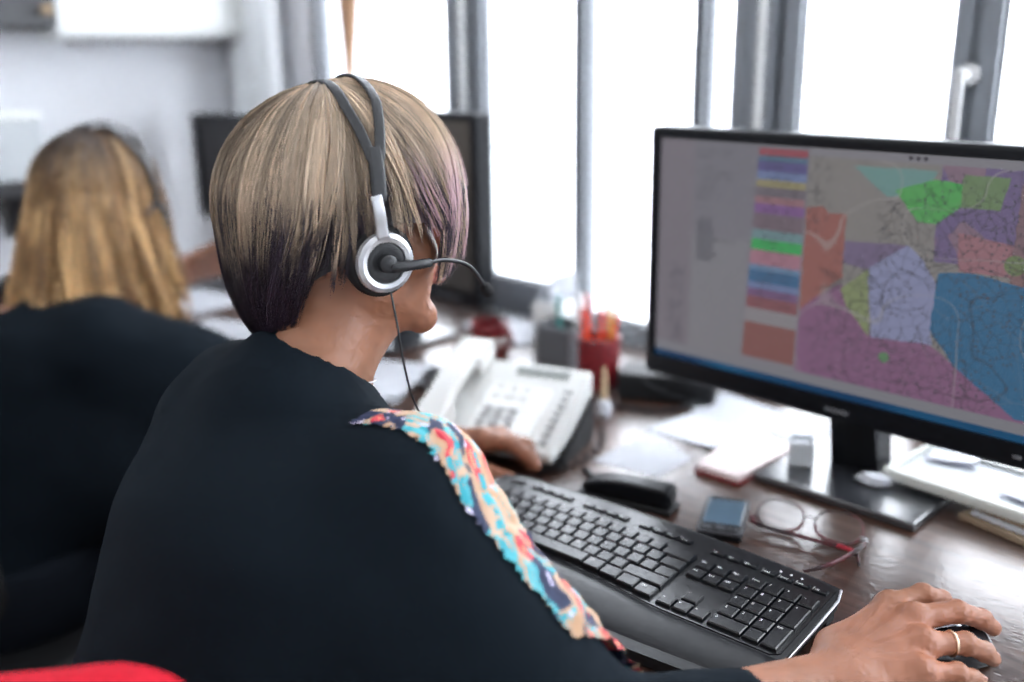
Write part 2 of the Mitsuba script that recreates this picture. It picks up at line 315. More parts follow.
def screen_map(p, n, uv):
    u, v = uv.x * 1.003 + .0246, uv.y * .874 + .084
    c = mix(C(150, 146, 156), C(134, 132, 142), smoothstep(.1, .9, v))
    # left panes: a light side strip and a list with rows of tiny grey entries
    c = dr.select((u < .118) & (u > .03), C(140, 132, 142), c)
    c = dr.select((u > .118) & (u < .262) & (v < .60), C(148, 147, 154), c)
    row = cell_rand(dr.floor(v * 52), 4.0); tx = (cell_rand(dr.floor(u * 190), dr.floor(v * 52)) > .42)
    fr = v * 52 - dr.floor(v * 52)
    c = dr.select((u > .125) & (u < .135 + .1 * row) & (v > .58) & (v < .92) & (fr > .35) & (fr < .8) & tx & (row > .25), c * .55, c)
    c = dr.select((u > .13) & (u < .165 + .02 * row) & (v > .50) & (v < .66) & (fr > .2) & (fr < .85), C(92, 92, 102), c)
    c = dr.select((u > .06) & (u < .10) & (v > .13) & (v < .48) & (fr > .4) & (cell_rand(dr.floor(u * 120), dr.floor(v * 52)) > .5), C(100, 96, 108), c)
    # the legend column
    lu = .278 - .016 * (.941 - v) / .79
    inl = (u > lu) & (u < .390)
    for a, b, col in LEG: c = dr.select(inl & (v < a) & (v >= b), C(*col), c)
    t2 = (cell_rand(dr.floor(u * 260), dr.floor(v * 60), 3.0) > .62) & (v > .36) & (v < .93) & (fr > .3) & (fr < .85)
    c = dr.select(inl & (u > lu + .02) & (u < .372) & t2, c * .5, c)
    # the map
    def wob(a, f): return a + .006 * (fbm(u * f, v * f, 5.0, 3) - .5)
    U, V = wob(u, 40.0), wob(v, 43.0)
    inm = (u > .394) & (v > .10) & (v < .95)
    m = C(150, 146, 142)
    cell1, cell2, cid = voronoi(U * 11.0, V * 7.0)
    m = dr.select((U > .66) & (V > .62), mix(C(150, 120, 140), C(120, 100, 150), smoothstep(.3, .7, cid)), m)
    m = dr.select((U > .80) & (V > .5), mix(C(118, 98, 140), C(150, 110, 100), cid), m)
    m = dr.select(inpoly(U, V, [(.394, .18), (.394, .40), (.483, .50), (.552, .34), (.67, .345), (.86, .15), (1.0, .12), (1.0, .05), (.394, .05)]), C(150, 98, 140), m)
    m = dr.select(inpoly(U, V, [(.394, .75), (.43, .76), (.445, .735), (.482, .741), (.483, .52), (.394, .38)]), C(170, 100, 88), m)
    m = dr.select(inpoly(U, V, [(.483, .65), (.61, .66), (.537, .56), (.483, .57)]), C(130, 112, 150), m)
    m = dr.select(inpoly(U, V, [(.482, .48), (.537, .565), (.549, .33), (.50, .42)]), C(150, 165, 110), m)
    m = dr.select(inpoly(U, V, [(.537, .565), (.61, .663), (.642, .62), (.672, .55), (.668, .40), (.678, .345), (.554, .332)]), C(158, 164, 206), m)
    m = dr.select(inpoly(U, V, [(.49, .903), (.652, .905), (.63, .82), (.56, .81)]), C(120, 170, 165), m)
    m = dr.select(inpoly(U, V, [(.575, .835), (.65, .88), (.75, .86), (.765, .82), (.70, .80), (.66, .74), (.625, .74)]), mix(C(40, 190, 70), C(90, 190, 90), cid), m)
    m = dr.select(inpoly(U, V, [(.70, .90), (.78, .90), (.77, .80), (.70, .80)]), C(118, 150, 96), m)
    m = dr.select(inpoly(U, V, [(.70, .72), (.80, .70), (.80, .60), (.71, .60)]), C(176, 120, 130), m)
    m = dr.select(inpoly(U, V, [(.674, .586), (.73, .60), (.83, .577), (1.0, .52), (1.0, .16), (.84, .158), (.72, .29), (.667, .397)]), C(0, 112, 160), m)
    m = dr.select((dr.square(u - .806) + dr.square((v - .64) * .6) < .00035), C(120, 140, 84), m)
    m = dr.select((dr.square(u - .585) + dr.square((v - .27) * .6) < .00012), C(100, 150, 100), m)
    # roads and place marks
    a1, a2, _ = voronoi(U * 44.0, V * 26.0)
    dens = smoothstep(.45, .75, fbm(u * 6.0, v * 4.0, 2.0, 3) + .45 * smoothstep(.25, 0.0, dr.sqrt(dr.square(u - .74) + dr.square(v - .72))))
    m = mix(m, m * .45, smoothstep(.13, .03, a2 - a1) * dens * .8)
    r1 = noise(u * 13.0, v * 8.0, 3.0); r2 = noise(u * 9.0 + 4, v * 7.0, 6.0)
    m = mix(m, m * .5, smoothstep(.018, .004, dr.abs(r1 - .5)) * smoothstep(.2, .5, dens + .25) * .8)
    m = mix(m, C(190, 186, 184), smoothstep(.014, .003, dr.abs(r2 - .5)) * .45)
    b1, b2, _ = voronoi(u * 8.0 + 3, v * 5.0)
    m = mix(m, C(176, 168, 166), smoothstep(.02, .005, b2 - b1) * .12)
    dots = (cell_rand(dr.floor(u * 300), dr.floor(v * 170), 8.0) > .95) & (dens > .3)
    m = dr.select(dots, C(60, 60, 70), m)
    c = dr.select(inm, m, c)
    c = dr.select((u > .394) & (v >= .925), C(150, 148, 156), c)
    for k in range(3): c = dr.select(dr.square(u - .60 - .014 * k) + dr.square((v - .94) * .6) < .00002, C(54, 50, 60), c)
    c = dr.select(v < .150, C(146, 146, 154), c)
    c = mix(C(136, 136, 142), c, .78)  # blend toward grey paints veiling glare into the screen colours
    c = dr.select(v < .112, mix(C(8, 60, 104), C(24, 96, 140), noise(u * 9, 1.0, 1.0)), c)
    return c * 0.70
def monitor(label, cx, y, z0, W, H, bez, chin, screen, sb=.055, stand=True, gloss='m_black_plastic', dep=.045, basew=.27, scx=None, ncx=None, by=None):
    scx = cx if scx is None else scx; by = y if by is None else by; ncx = scx if ncx is None else ncx
    t = thing('monitor', label, 'monitor')
    x0, x1, z1 = cx - W / 2, cx + W / 2, z0 + H
    f = m3.Manifold.cube([W, dep, H]).translate([x0, y, z0])
    f = tom(rbox(x0, x1, y, y + dep, z0, z1, .006)) - m3.Manifold.cube([W - 2 * bez, .02, H - bez - chin]).translate([x0 + bez, y - .012, z0 + chin])
    put(t + '__casing', man(f), gloss, smooth=30)
    a, b, c_, d_ = x0 + bez - .001, x1 - bez + .001, z0 + chin - .001, z1 - bez + .001
    q = trimesh.Trimesh([[a, y + .006, c_], [b, y + .006, c_], [b, y + .006, d_], [a, y + .006, d_]], [[0, 1, 2], [0, 2, 3]], process=False)
    d = mikit.ply(q, 'm_screen', uv=[[0, 0], [1, 0], [1, 1], [0, 1]])
    if screen is not None: d['emitter'] = {'type': 'area', 'radiance': screen}
    put(t + '__screen', d, None)
    if stand:
        put(t + '__neck', man(m3.Manifold.hull_points(np.array([[ncx + sx * ww, yy, zz] for sx in (-1, 1) for ww, yy, zz in ((.034, by + .005, DZ + .012), (.034, by + .045, DZ + .012), (.03, y + dep, z0 + .03), (.03, y + dep + .02, z0 + .03), (.03, y + dep, z0 + .14), (.03, y + dep + .03, z0 + .14))]))), 'm_black_plastic')
        put(t + '__base', rbox(scx - basew / 2, scx + basew / 2, by - .10, by + .075, DZ + .0005, DZ + .0125, .004), 'm_base', smooth=30)
    put(t + '__button', cat_([rbox(x1 - .06 - .016 * k, x1 - .05 - .016 * k, y - .0015, y + .002, z0 + .012, z0 + .017, .001, 4) for k in range(5)]), 'm_grey_plastic', kind=None)
    return t
mat('m_screen', (0.010, 0.010, 0.012), 0.35, 0.35)
mat('m_base', (0.020, 0.022, 0.026), 0.22, 1.0, clearcoat=1.0, clearcoat_gloss=.9)
m1 = monitor('large black monitor showing a coloured map, right on the desk', -.530, 1.13, .843, .644, .358, .015, .030, mikit.proc(screen_map), basew=.222, scx=-.531, ncx=-.550, by=1.20)
put(m1 + '__badge', rbox(-.562, -.530, 1.129, 1.1305, .854, .860, .0004, 4), 'm_grey_plastic')
def dim_screen(p, n, uv): return mix((0.030, 0.027, 0.024), (0.060, 0.052, 0.044), smoothstep(.2, .9, uv.y)) * 1.0
monitor('black monitor with a dark brownish screen behind the headset woman', -1.561, 1.22, .838, .51, .358, .014, .03, mikit.proc(dim_screen), basew=.22)
monitor('small black monitor in the far corner by the white wall', -2.215, 1.26, .893, .40, .262, .018, .03, None, basew=.2)

# ---------------------------------------------------------------- keyboard (local frame: numpad's lower left corner at the origin)
KY, KT, KO = math.radians(3.41), math.radians(5.3), np.array([-.471, .734, .765])
KM = np.eye(4)
ex = np.array([math.cos(KY), math.sin(KY), 0]); ey = np.array([-math.cos(KT) * math.sin(KY), math.cos(KT) * math.cos(KY), math.sin(KT)])
KM[:3, 0], KM[:3, 1], KM[:3, 2], KM[:3, 3] = ex, ey, np.cross(ex, ey), KO
KW = T(KM.tolist())
mat('m_kb_body', lambda p, n, uv: mix((0.006, 0.007, 0.009), (0.010, 0.011, 0.013), fbm(p.x * 400, p.y * 400, p.z * 400, 2)), 0.42, 0.36)
mat('m_kb_deck', (0.008, 0.009, 0.011), 0.20, 0.55)
mat('m_key', (0.006, 0.007, 0.009), 0.22, 0.5)
mat('m_legend', (0.75, 0.76, 0.78), 0.5)
U = .019
kb = thing('keyboard', 'black full-size keyboard with number pad in front of the headset woman', 'keyboard')
out = [(.085, -.008), (.085, .112), (.080, .130)] + [(x, .131 + .012 * math.sin(math.pi * (x + .375) / .46)) for x in np.linspace(.06, -.35, 14)] + [(-.372, .124), (-.376, .10), (-.376, .0)] + \
      [(x, -.066 - .012 * math.cos((x + .15) * 8)) for x in np.linspace(-.36, .05, 16)] + [(.072, -.058)]
body = prism(out[::-1], -.016, -.0035)
put(kb + '__body', body, 'm_kb_body', smooth=30, to_world=KW)
deck = [(.079, .002), (.079, .124)] + [(x, .126 + .012 * math.sin(math.pi * (x + .375) / .46)) for x in np.linspace(.06, -.35, 14)] + [(-.368, .118), (-.368, .006)] + [(x, -.004 + (.010 * max(0, 1 - ((x + .2085) / .15) ** 2) if x < -.062 else 0)) for x in np.linspace(-.36, .07, 26)]
put(kb + '__key_deck', prism(deck[::-1], -.0036, -.0024), 'm_kb_deck', smooth=30, to_world=KW)
# palm rest: a softly domed bar in front of the keys
def palm():
    xs = np.linspace(-.374, .082, 40); V = []
    for x in xs:
        y1 = -.006 + (.010 * max(0, 1 - ((x + .2085) / .15) ** 2) if x < -.062 else 0); y0 = -.064 - .012 * math.cos((x + .15) * 8)
        e = min(1, (x + .3745) / .012, (.0825 - x) / .012)
        for s in np.linspace(0, 1, 9):
            V.append([x, y1 + (y0 - y1) * s, -.0035 + .0055 * e ** .5 * (1 - (2 * s - 1) ** 4) ** .5 - .009 * s ** 3])
        V += [[x, y0, -.017], [x, y1, -.017]]
    V = np.array(V); n = 11; F = []
    for i in range(39):
        for j in range(n): a, b = i * n + j, i * n + (j + 1) % n; F += [[a, b, b + n], [a, b + n, a + n]]
    F += [[0, j + 1, j] for j in range(1, n - 1)] + [[39 * n, 39 * n + j, 39 * n + j + 1] for j in range(1, n - 1)]
    m = trimesh.Trimesh(V, F, process=False)
    if m.volume < 0: m.invert()
    return m
put(kb + '__palm_rest', palm(), 'm_kb_body', smooth=45, to_world=KW)
put(kb + '__side_edge', tube([(.0855, -.03, -.0085), (.0858, .05, -.0075), (.0855, .112, -.006), (.081, .129, -.005)], .0019, 8), 'm_steel', smooth=True, to_world=KW)
put(kb + '__side_edge', tube([(-.3765, -.03, -.0085), (-.3768, .05, -.0075), (-.3765, .112, -.006)], .0019, 8), 'm_steel', smooth=True, to_world=KW)
for fx in (-.34, .05): put(kb + '__foot', box(fx, fx + .03, .10, .118, -.0325, -.0162), 'm_black_matte', to_world=KW)
KEYS = {}
def key_mesh(w, d, h):
    k = (round(w, 5), round(d, 5), round(h, 5))
    if k not in KEYS:
        i = .0018; a, b = w / 2 - .0007, d / 2 - .0007
        P = [[sx * a, sy * b, 0] for sx in (-1, 1) for sy in (-1, 1)] + [[sx * (a - i), sy * (b - i), h] for sx in (-1, 1) for sy in (-1, 1)] + [[sx * (a - .0005), sy * (b - .0005), h * .72] for sx in (-1, 1) for sy in (-1, 1)]
        KEYS[k] = mikit.ply(hull(P), 'm_key')
    return KEYS[k]
LEGS = {}
def legend(txt, h=.0036):
    if (txt, h) not in LEGS: LEGS[txt, h] = mikit.ply(meshkit.text_mesh(txt, h, .0002), 'm_legend')
    return LEGS[txt, h]
def key(x, y, w, d, txt='', h=.0042, th=.0034, tilt=0.0):
    M = KW @ T().translate([x + w / 2, y + d / 2, -.0024]).rotate([1, 0, 0], tilt)
    k = put(kb + '__key', key_mesh(w, d, h), None, to_world=M)
    if txt: put(k + '__legend', legend(txt, th), None, to_world=M @ T().translate([-w / 2 + .0035, d / 2 - .0075, h]))
    return k
def bow(x, k=1.0): return .010 * max(0.0, 1 - ((x + .2085) / .1425) ** 2) * k
X0 = -.351
rows = [[(1.25, 'Ctrl'), (1.25, ''), (1.25, 'Alt'), (6.25, ''), (1.25, 'Alt'), (1.25, ''), (1.25, ''), (1.25, 'Ctrl')],
        [(1.25, ''), (1, '<')] + [(1, c) for c in 'ZXCVBNM,.-'] + [(2.75, '')],
        [(1.75, '')] + [(1, c) for c in "ASDFGHJKL;'"] + [(1, ''), (1.25, '')],
        [(1.5, '')] + [(1, c) for c in 'QWERTYUIOP[]'] + [(1.5, '')],
        [(1, '`')] + [(1, c) for c in '1234567890-='] + [(2, '')]]
for r, row in enumerate(rows):
    x = X0
    for wu, tx in row:
        w = wu * U
        key(x, r * U + bow(x + w / 2, 1 - r * .16), w, U, tx, h=.0046 + .002 * bow(x + w / 2) / .01)
        x += w
for i in range(4):                                   # function keys in three blocks and the small media keys
    key(X0 + .030 + i * .0165, .1125, .0160, .0095, f'F{i + 1}', .0030, .0028)
    key(X0 + .112 + i * .0168, .1125, .0162, .0095, f'F{i + 5}', .0030, .0028)
    key(X0 + .194 + i * .0180, .1115, .0174, .0095, f'F{i + 9}', .0030, .0028)
key(X0, .1115, .018, .0095, 'Esc', .0030, .0028)
nx = -3.5 * U + .0065
for j, (a, b, c) in enumerate((('Del', 'End', 'PgD'), ('Ins', 'Hm', 'PgU'))):
    for i, tx in enumerate((a, b, c)): key(nx + i * U, (3.05 + j * .95) * U, U, U * .95, tx, .0040, .0026)
for i in range(3): key(nx + i * .0192, .1095, .0180, .0090, ('Prt', 'Scr', 'Brk')[i], .0030, .0024)
for i, tx in enumerate(('<', 'v', '>')): key(nx + i * U, 0, U, U * .95, tx, .0040, .0032)
key(nx + U, .98 * U, U, U * .95, '^', .0040, .0032)
key(0, 0, 2 * U, U, '0'); key(2 * U, 0, U, U, '.'); key(3 * U, 0, U, 2 * U, 'Ent', th=.0028); key(3 * U, 2 * U, U, 2 * U, '+')
for i, tx in enumerate('123'): key(i * U, U, U, U, tx)
for i, tx in enumerate('456'): key(i * U, 2 * U, U, U, tx)
for i, tx in enumerate('789'): key(i * U, 3 * U, U, U, tx)
for i, tx in enumerate(('Num', '/', '*', '-')): key(i * U, 4 * U, U, U, tx, th=.0026 if i == 0 else .0034)
for i in range(4): key(.001 + i * .0190, .1075, .0176, .0095, ('mail', 'www', 'calc', 'off')[i], .0028, .0026)
for i in range(3): put(kb + '__light', cyl([.018 + i * .012, .1225, -.0026], [.018 + i * .012, .1225, -.0019], .0013, 10), 'm_legend', to_world=KW)

# ---------------------------------------------------------------- computer mice
def mouse_mesh(L=.104, Wd=.060, H=.037):
    def f(P):
        a = ell(P, (0, -.006, .004), (Wd / 2, L / 2, H - .004)); b = ell(P, (0, L * .18, .002), (Wd / 2 * .93, L * .33, H * .72))
        d = smin(a, b, .02); d = smax(d, -P[:, 2] + .0008, .003)
        return smax(d, np.abs(P[:, 0]) - Wd / 2 * .96, .008)
    return snet(f, (-.04, -.065, -.004), (.04, .066, .045), .0022)
MM = mouse_mesh()
def mouse(loc, rz, label):
    t = thing('computer_mouse', label, 'computer mouse')
    W = T().translate(list(loc)).rotate([0, 0, 1], rz)
    put(t + '__shell', MM, 'm_black_gloss', smooth=True, to_world=W)
    put(t + '__wheel', trimesh.creation.cylinder(.0085, .006, sections=24).apply_transform(trimesh.transformations.rotation_matrix(math.pi / 2, [0, 1, 0])).apply_translation([0, .030, .0255]), 'm_grey_plastic', smooth=40, to_world=W)
    put(t + '__trim_strip', ribbon([(s * .0 + .002 * s, y, z) for s, y, z in ((1, -.03, .0395), (1, -.01, .0402), (1, .008, .0385), (1, .018, .035))], [(0, 0, 1)] * 4, .006, .0016, 10), 'm_steel', smooth=True, to_world=W)
    return t
mouse((-.293, .868, DZ + .0003), -27, 'black computer mouse under the right hand of the headset woman')
mouse((-1.235, 1.055, DZ + .0003), 62, 'black computer mouse on the left beside the white desk phone')
# ---------------------------------------------------------------- things on the desk
mat('m_phone', (0.66, 0.67, 0.655), 0.38)
mat('m_phone_key', (0.30, 0.31, 0.32), 0.45)
mat('m_lcd', (0.22, 0.24, 0.23), 0.25)
mat('m_paper', lambda p, n, uv: mix((0.52, 0.535, 0.575), (0.47, 0.485, 0.525), fbm(p.x * 30, p.y * 30, p.z * 9, 2)), 0.75, 0.2)
mat('m_print', (0.30, 0.31, 0.34), 0.7)
mat('m_pink', lambda p, n, uv: mix((0.74, 0.63, 0.62), (0.66, 0.55, 0.55), fbm(p.x * 40, p.y * 40, 0.0, 3)), 0.45)
mat('m_brownboard', lambda p, n, uv: mix((0.20, 0.14, 0.09), (0.28, 0.21, 0.14), fbm(p.x * 20, p.y * 60, 0.0, 3)), 0.55)
mat('m_red', (0.55, 0.03, 0.02), 0.3)
mat('m_bright_red', (0.75, 0.07, 0.025), 0.25)  # plain bright red-orange of the pen barrels, no emission
mat('m_darkred', (0.16, 0.008, 0.012), 0.4)
mat('m_teal', (0.05, 0.28, 0.26), 0.35)
mat('m_yellow', (0.60, 0.50, 0.12), 0.4)

# desk phone
t = thing('desk_phone', 'white desk phone with handset and number keys behind the left end of the keyboard', 'phone')
PW = T().translate([-.953, .893, DZ]).rotate([0, 0, 1], 20)
def wedge(x0, x1, y0, y1, h0, h1, r=.006, lift=.0):
    s = m3.Manifold.sphere(r, 12); P = []
    for x in (x0 + r, x1 - r):
        P += [s.translate([x, y0 + r, r + lift]), s.translate([x, y0 + r, h0 - r]), s.translate([x, y1 - r, h1 - r]), s.translate([x, y1 - r, max(r, h1 - .05)])]
    return man(m3.Manifold.batch_hull(P))
PS = math.atan2(.100 - .03, .165)
put(t + '__body', wedge(-.105, .105, 0, .165, .030, .100, lift=.012), 'm_phone', smooth=35, to_world=PW)
put(t + '__foot', hull([[x, y, z] for x in (-.085, .112) for y, z in ((.02, .0005), (.145, .0005), (.150, .065), (.03, .011))]), 'm_black_matte', to_world=PW)
FW_ = PW @ T().translate([0, 0, .030]).rotate([1, 0, 0], math.degrees(PS))
put(t + '__display', rbox(-.012, .075, .148, .168, -.001, .0035, .002), 'm_lcd', smooth=30, to_world=FW_)
put(t + '__face_plate', rbox(-.038, .062, .012, .140, -.001, .0015, .001, 4), 'm_white', smooth=30, to_world=FW_)
for r in range(4):
    for c_ in range(3):
        k = put(t + '__key', cbox(-.007, .007, -.005, .005, 0, .004, .0012), 'm_phone_key', to_world=FW_ @ T().translate([-.022 + c_ * .020, .022 + r * .0155, .0012]))
        put(k + '__legend', legend('*0#789456123'[r * 3 + c_], .004), None, to_world=FW_ @ T().translate([-.0235 + c_ * .020, .020 + r * .0155, .0052]))
for r in range(2):
    for c_ in range(3): put(t + '__function_key', cbox(-.007, .007, -.0035, .0035, 0, .003, .001), 'm_phone', to_world=FW_ @ T().translate([-.022 + c_ * .022, .098 + r * .02, .0012]))
for r in range(8): put(t + '__side_key', cbox(-.006, .006, -.0035, .0035, 0, .003, .001), 'm_phone_key', to_world=FW_ @ T().translate([.084, .018 + r * .0152, .0004]))
def hs(P):
    y = P[:, 1]; a = rc(P, (0, .01, .012), (0, .175, .012), .0, .0)
    bridge = np.maximum(np.abs(P[:, 0]) - .019, np.abs(P[:, 2] - (.030 - ((y - .092) / .085) ** 2 * .012)) - .009)
    bridge = np.maximum(bridge, np.abs(y - .092) - .095)
    e1 = np.maximum(np.maximum(np.abs(P[:, 0]) - .024, np.abs(y - .022) - .024), np.abs(P[:, 2] - .012) - .016)
    e2 = np.maximum(np.maximum(np.abs(P[:, 0]) - .024, np.abs(y - .165) - .024), np.abs(P[:, 2] - .012) - .016)
    return smin(smin(bridge, e1, .012), e2, .012)
hm = snet(hs, (-.035, -.02, -.012), (.035, .205, .05), .0025); relax(hm, 8)
put(t + '__handset', hm, 'm_phone', smooth=True, to_world=FW_ @ T().translate([-.080, -.012, .012]))
g = np.linspace(0, 26 * 2 * np.pi, 420); ax = catmull([(-.105, .03, .02), (-.13, .06, .008), (-.115, .17, .008), (0, .215, .007), (.10, .19, .007), (.135, .10, .007), (.118, .02, .007), (.09, -.012, .007)], 420)
tg = np.gradient(ax, axis=0); tg /= np.linalg.norm(tg, axis=1, keepdims=True); sd = np.cross(tg, [0, 0, 1.0])
put(t + '__cord', tube(ax + .0045 * (np.cos(g)[:, None] * sd + np.sin(g)[:, None] * np.array([0, 0, 1.0])), .0016, 5), 'm_black_plastic', smooth=True, to_world=PW)

# small phone with a screen
mat('m_pda_screen', (0.10, 0.16, 0.22), 0.08, 0.8, clearcoat=1.0, clearcoat_gloss=.95)
mat('m_pda_rim', (0.10, 0.105, 0.115), 0.3, metal=.5)
t = thing('mobile_phone', 'small dark mobile phone lying between the keyboard and the glasses', 'phone')
QW = T().translate([-.601, .967, DZ + .0004]).rotate([0, 0, 1], 26)
put(t + '__body', rbox(-.0265, .0265, -.050, .048, 0, .0125, .005, 8), 'm_black_plastic', smooth=40, to_world=QW)
put(t + '__rim', man(m3.Manifold.extrude(m3.CrossSection([np.array(rrect(-.0272, .0272, -.0507, .0487, .007))]) - m3.CrossSection([np.array(rrect(-.0245, .0245, -.048, .046, .006))]), .003).translate([0, 0, .0095])), 'm_pda_rim', smooth=30, to_world=QW)
put(t + '__screen', rbox(-.0225, .0225, -.027, .040, .0118, .0130, .0006, 4), 'm_pda_screen', to_world=QW)
put(t + '__button', cyl([0, -.038, .012], [0, -.038, .0136], .0055, 20), 'm_pda_rim', smooth=40, to_world=QW)
for s in (-1, 1): put(t + '__soft_key', rbox(s * .0155 - .005, s * .0155 + .005, -.041, -.035, .0118, .0132, .0006, 4), 'm_pda_rim', to_world=QW)

# eyeglasses
mat('m_frame', lambda p, n, uv: mix((0.020, 0.008, 0.010), (0.10, 0.012, 0.018), smoothstep(.4, .7, fbm(p.x * 40, p.y * 40, p.z * 40, 2))), 0.18, 0.6, clearcoat=.6)
mat('m_frame_highlight', (0.45, 0.03, 0.05), 0.25)  # colour of the painted red highlight on the folded temple
scene['m_lens'] = {'type': 'thindielectric', 'int_ior': 1.5}
t = thing('eyeglasses', 'pair of dark red rimmed eyeglasses lying upside down beside the keyboard', 'glasses')
GO, GYAW, GT = np.array([-.506, .995, DZ]), math.radians(16), math.radians(38)
def G(x, y, z): return np.array([GO[0] + x * math.cos(GYAW) - y * math.sin(GYAW), GO[1] + x * math.sin(GYAW) + y * math.cos(GYAW), GO[2] + z])
def GF(x, v): return G(x, v * math.sin(GT) + .006 - .10 * x * x / .066 * .066, .0026 + v * math.cos(GT))       # a point of the leaning front, v above its lower edge
for s in (-1, 1):
    g = np.linspace(0, 2 * np.pi, 49); x_ = s * (.0345 + .0275 * np.sign(np.cos(g)) * np.abs(np.cos(g)) ** .85); v_ = .0195 + .0185 * np.sign(np.sin(g)) * np.abs(np.sin(g)) ** .85
    o = np.array([GF(a, b) for a, b in zip(x_, v_)]); k = put(t + '__rim', tube(np.vstack([o, o[1:3]]), .0012, 8, cap=False), 'm_frame', smooth=True)
    put(t + '__brow_bar', tube(o[25:48], .0021, 8), 'm_frame', smooth=True)
    put(k + '__lens', trimesh.Trimesh(np.vstack([o[:-1], o[:-1].mean(0)]), [[i, (i + 1) % 48, 48] for i in range(48)], process=False), 'm_lens')
    put(t + '__hinge', tube([GF(s * .0605, .012), GF(s * .066, .011), G(s * .0675, .006, .0105)], .0026, 10), 'm_steel' if s > 0 else 'm_frame', smooth=True)
q = catmull([G(.0675, .006, .0105), G(.060, -.022, .0115), G(.046, -.050, .0095), G(.030, -.070, .0065), G(.016, -.078, .0030)], 30)
put(t + '__temple', ribbon(q, np.tile([0, 0, 1.0], (30, 1)), .0030, np.linspace(.0066, .0036, 30), 8), 'm_frame', smooth=True)
q = catmull([G(-.0675, .004, .0105), G(-.050, -.004, .0095), G(0, -.008, .0085), G(.045, -.012, .0080), G(.062, -.018, .0065), G(.068, -.034, .0025)], 40)
l = put(t + '__temple', ribbon(q, np.tile([0, 0, 1.0], (40, 1)), .0026, np.linspace(.0060, .0034, 40), 8), 'm_frame', smooth=True)
put(l + '__red_highlight', ribbon(q[22:31] + [0, 0, .0006], np.tile([0, 0, 1.0], (9, 1)), .0029, .0054, 8), 'm_frame_highlight', smooth=True)  # red highlight laid onto the temple as colour
put(t + '__bridge', tube(catmull([GF(-.0075, .022), GF(0, .0255), GF(.0075, .022)], 9), .0014, 8), 'm_steel', smooth=True)
for s in (-1, 1): put(t + '__nose_pad', trimesh.creation.icosphere(2, 1).apply_transform(np.diag([.0018, .0022, .0040, 1])).apply_translation(GF(s * .0075, .029) - [0, .004, 0]), 'm_lens', smooth=True)

# sheets, booklet, little box, tray, boards
def sheet(pts, z, th=.0006, curl=0.0):
    p = np.asarray(pts, float); n = 10; V = []
    for i in range(n + 1):
        for j in range(n + 1):
            u, v = i / n, j / n
            q = (1 - u) * (1 - v) * p[0] + u * (1 - v) * p[1] + u * v * p[2] + (1 - u) * v * p[3]
            V.append([q[0], q[1], z + curl * (u ** 3) * (1 - v)])
    V = np.array(V); m = len(V); idx = lambda i, j: i * (n + 1) + j; F = []
    for i in range(n):
        for j in range(n): a, b, c_, d_ = idx(i, j), idx(i + 1, j), idx(i + 1, j + 1), idx(i, j + 1); F += [[a, b, c_], [a, c_, d_], [a + m, c_ + m, b + m], [a + m, d_ + m, c_ + m]]
    e = [idx(i, 0) for i in range(n + 1)] + [idx(n, j) for j in range(1, n + 1)] + [idx(i, n) for i in range(n - 1, -1, -1)] + [idx(0, j) for j in range(n - 1, 0, -1)]
    for a, b in zip(e, e[1:] + e[:1]): F += [[a, a + m, b + m], [a, b + m, b]]
    o = trimesh.Trimesh(np.vstack([V + [0, 0, th], V]), F, process=False)
    if o.volume < 0: o.invert()
    return o
def lines(pts, z, n, lo=.12, hi=.85):
    p = np.asarray(pts, float); L = []
    for i in range(n):
        v = lo + (hi - lo) * i / max(1, n - 1); a = p[0] + (p[3] - p[0]) * v; b = p[1] + (p[2] - p[1]) * v
        A, B = a + (b - a) * .1, a + (b - a) * (.55 + .35 * rng.random()); d = (p[3] - p[0]); d = d / np.linalg.norm(d) * .0011
        L.append(hull([[*q, zz] for q in (A, B, B + d, A + d) for zz in (z, z + .00012)]))
    return cat_(L)
S1 = [(-.846, 1.004), (-.741, 1.020), (-.742, 1.105), (-.848, 1.150)]
S2 = [(-.862, 1.150), (-.736, 1.150), (-.728, 1.262), (-.850, 1.268)]
S3 = [(-.880, 1.275), (-.675, 1.262), (-.640, 1.345), (-.872, 1.378)]
for i, (s, z, lab) in enumerate(((S3, .7402, 'wide white paper sheet under the left end of the large monitor'), (S1, .7402, 'white paper sheet nearest the desk phone'), (S2, .7414, 'white paper sheet overlapping the sheet nearest the desk phone'))):
    t = thing('paper_sheet', lab, 'paper', None)
    put(t + '__page', sheet(s, z, curl=.004 if i == 2 else .0), 'm_paper', smooth=30)
S4 = [(-.714, 1.072), (-.647, 1.072), (-.647, 1.215), (-.738, 1.246)]
t = thing('booklet', 'pinkish booklet with a dark cover edge lying left of the monitor base', 'booklet')
put(t + '__pages', sheet([(a, b) for a, b in S4], .7445, .0085), 'm_pink', smooth=30)
put(t + '__cover', sheet([(a * 1.0 + (.002 if a > -.65 else -.002), b + (.0 if b > 1.1 else -.002)) for a, b in S4], .7402, .0042), 'm_darkred', smooth=30)
t = thing('small_box', 'small pale open-top box standing on the left end of the monitor base', 'box')
BXW = T().translate([-.612, 1.172, .7530]).rotate([0, 0, 1], 30)
bm = tom(rbox(-.0165, .0165, -.0165, .0165, 0, .034, .002)) - m3.Manifold.cube([.029, .029, .04]).translate([-.0145, -.0145, .004])
put(t + '__body', man(bm), 'm_pale_grey', smooth=30, to_world=BXW)
put(t + '__filling', rbox(-.0142, .0142, -.0142, .0142, .0045, .030, .004), 'm_paper', smooth=30, to_world=BXW)
t = thing('paper_tray', 'white framed tray with papers behind the monitor base on the right', 'tray')
mat('m_traycol', (0.60, 0.62, 0.58), 0.35)
TW = T().translate([-.505, 1.186, .7585]).rotate([0, 0, 1], -4.5)
tr = tom(rbox(0, .33, 0, .13, 0, .016, .005)) - m3.Manifold.cube([.314, .114, .03]).translate([.008, .008, .006])
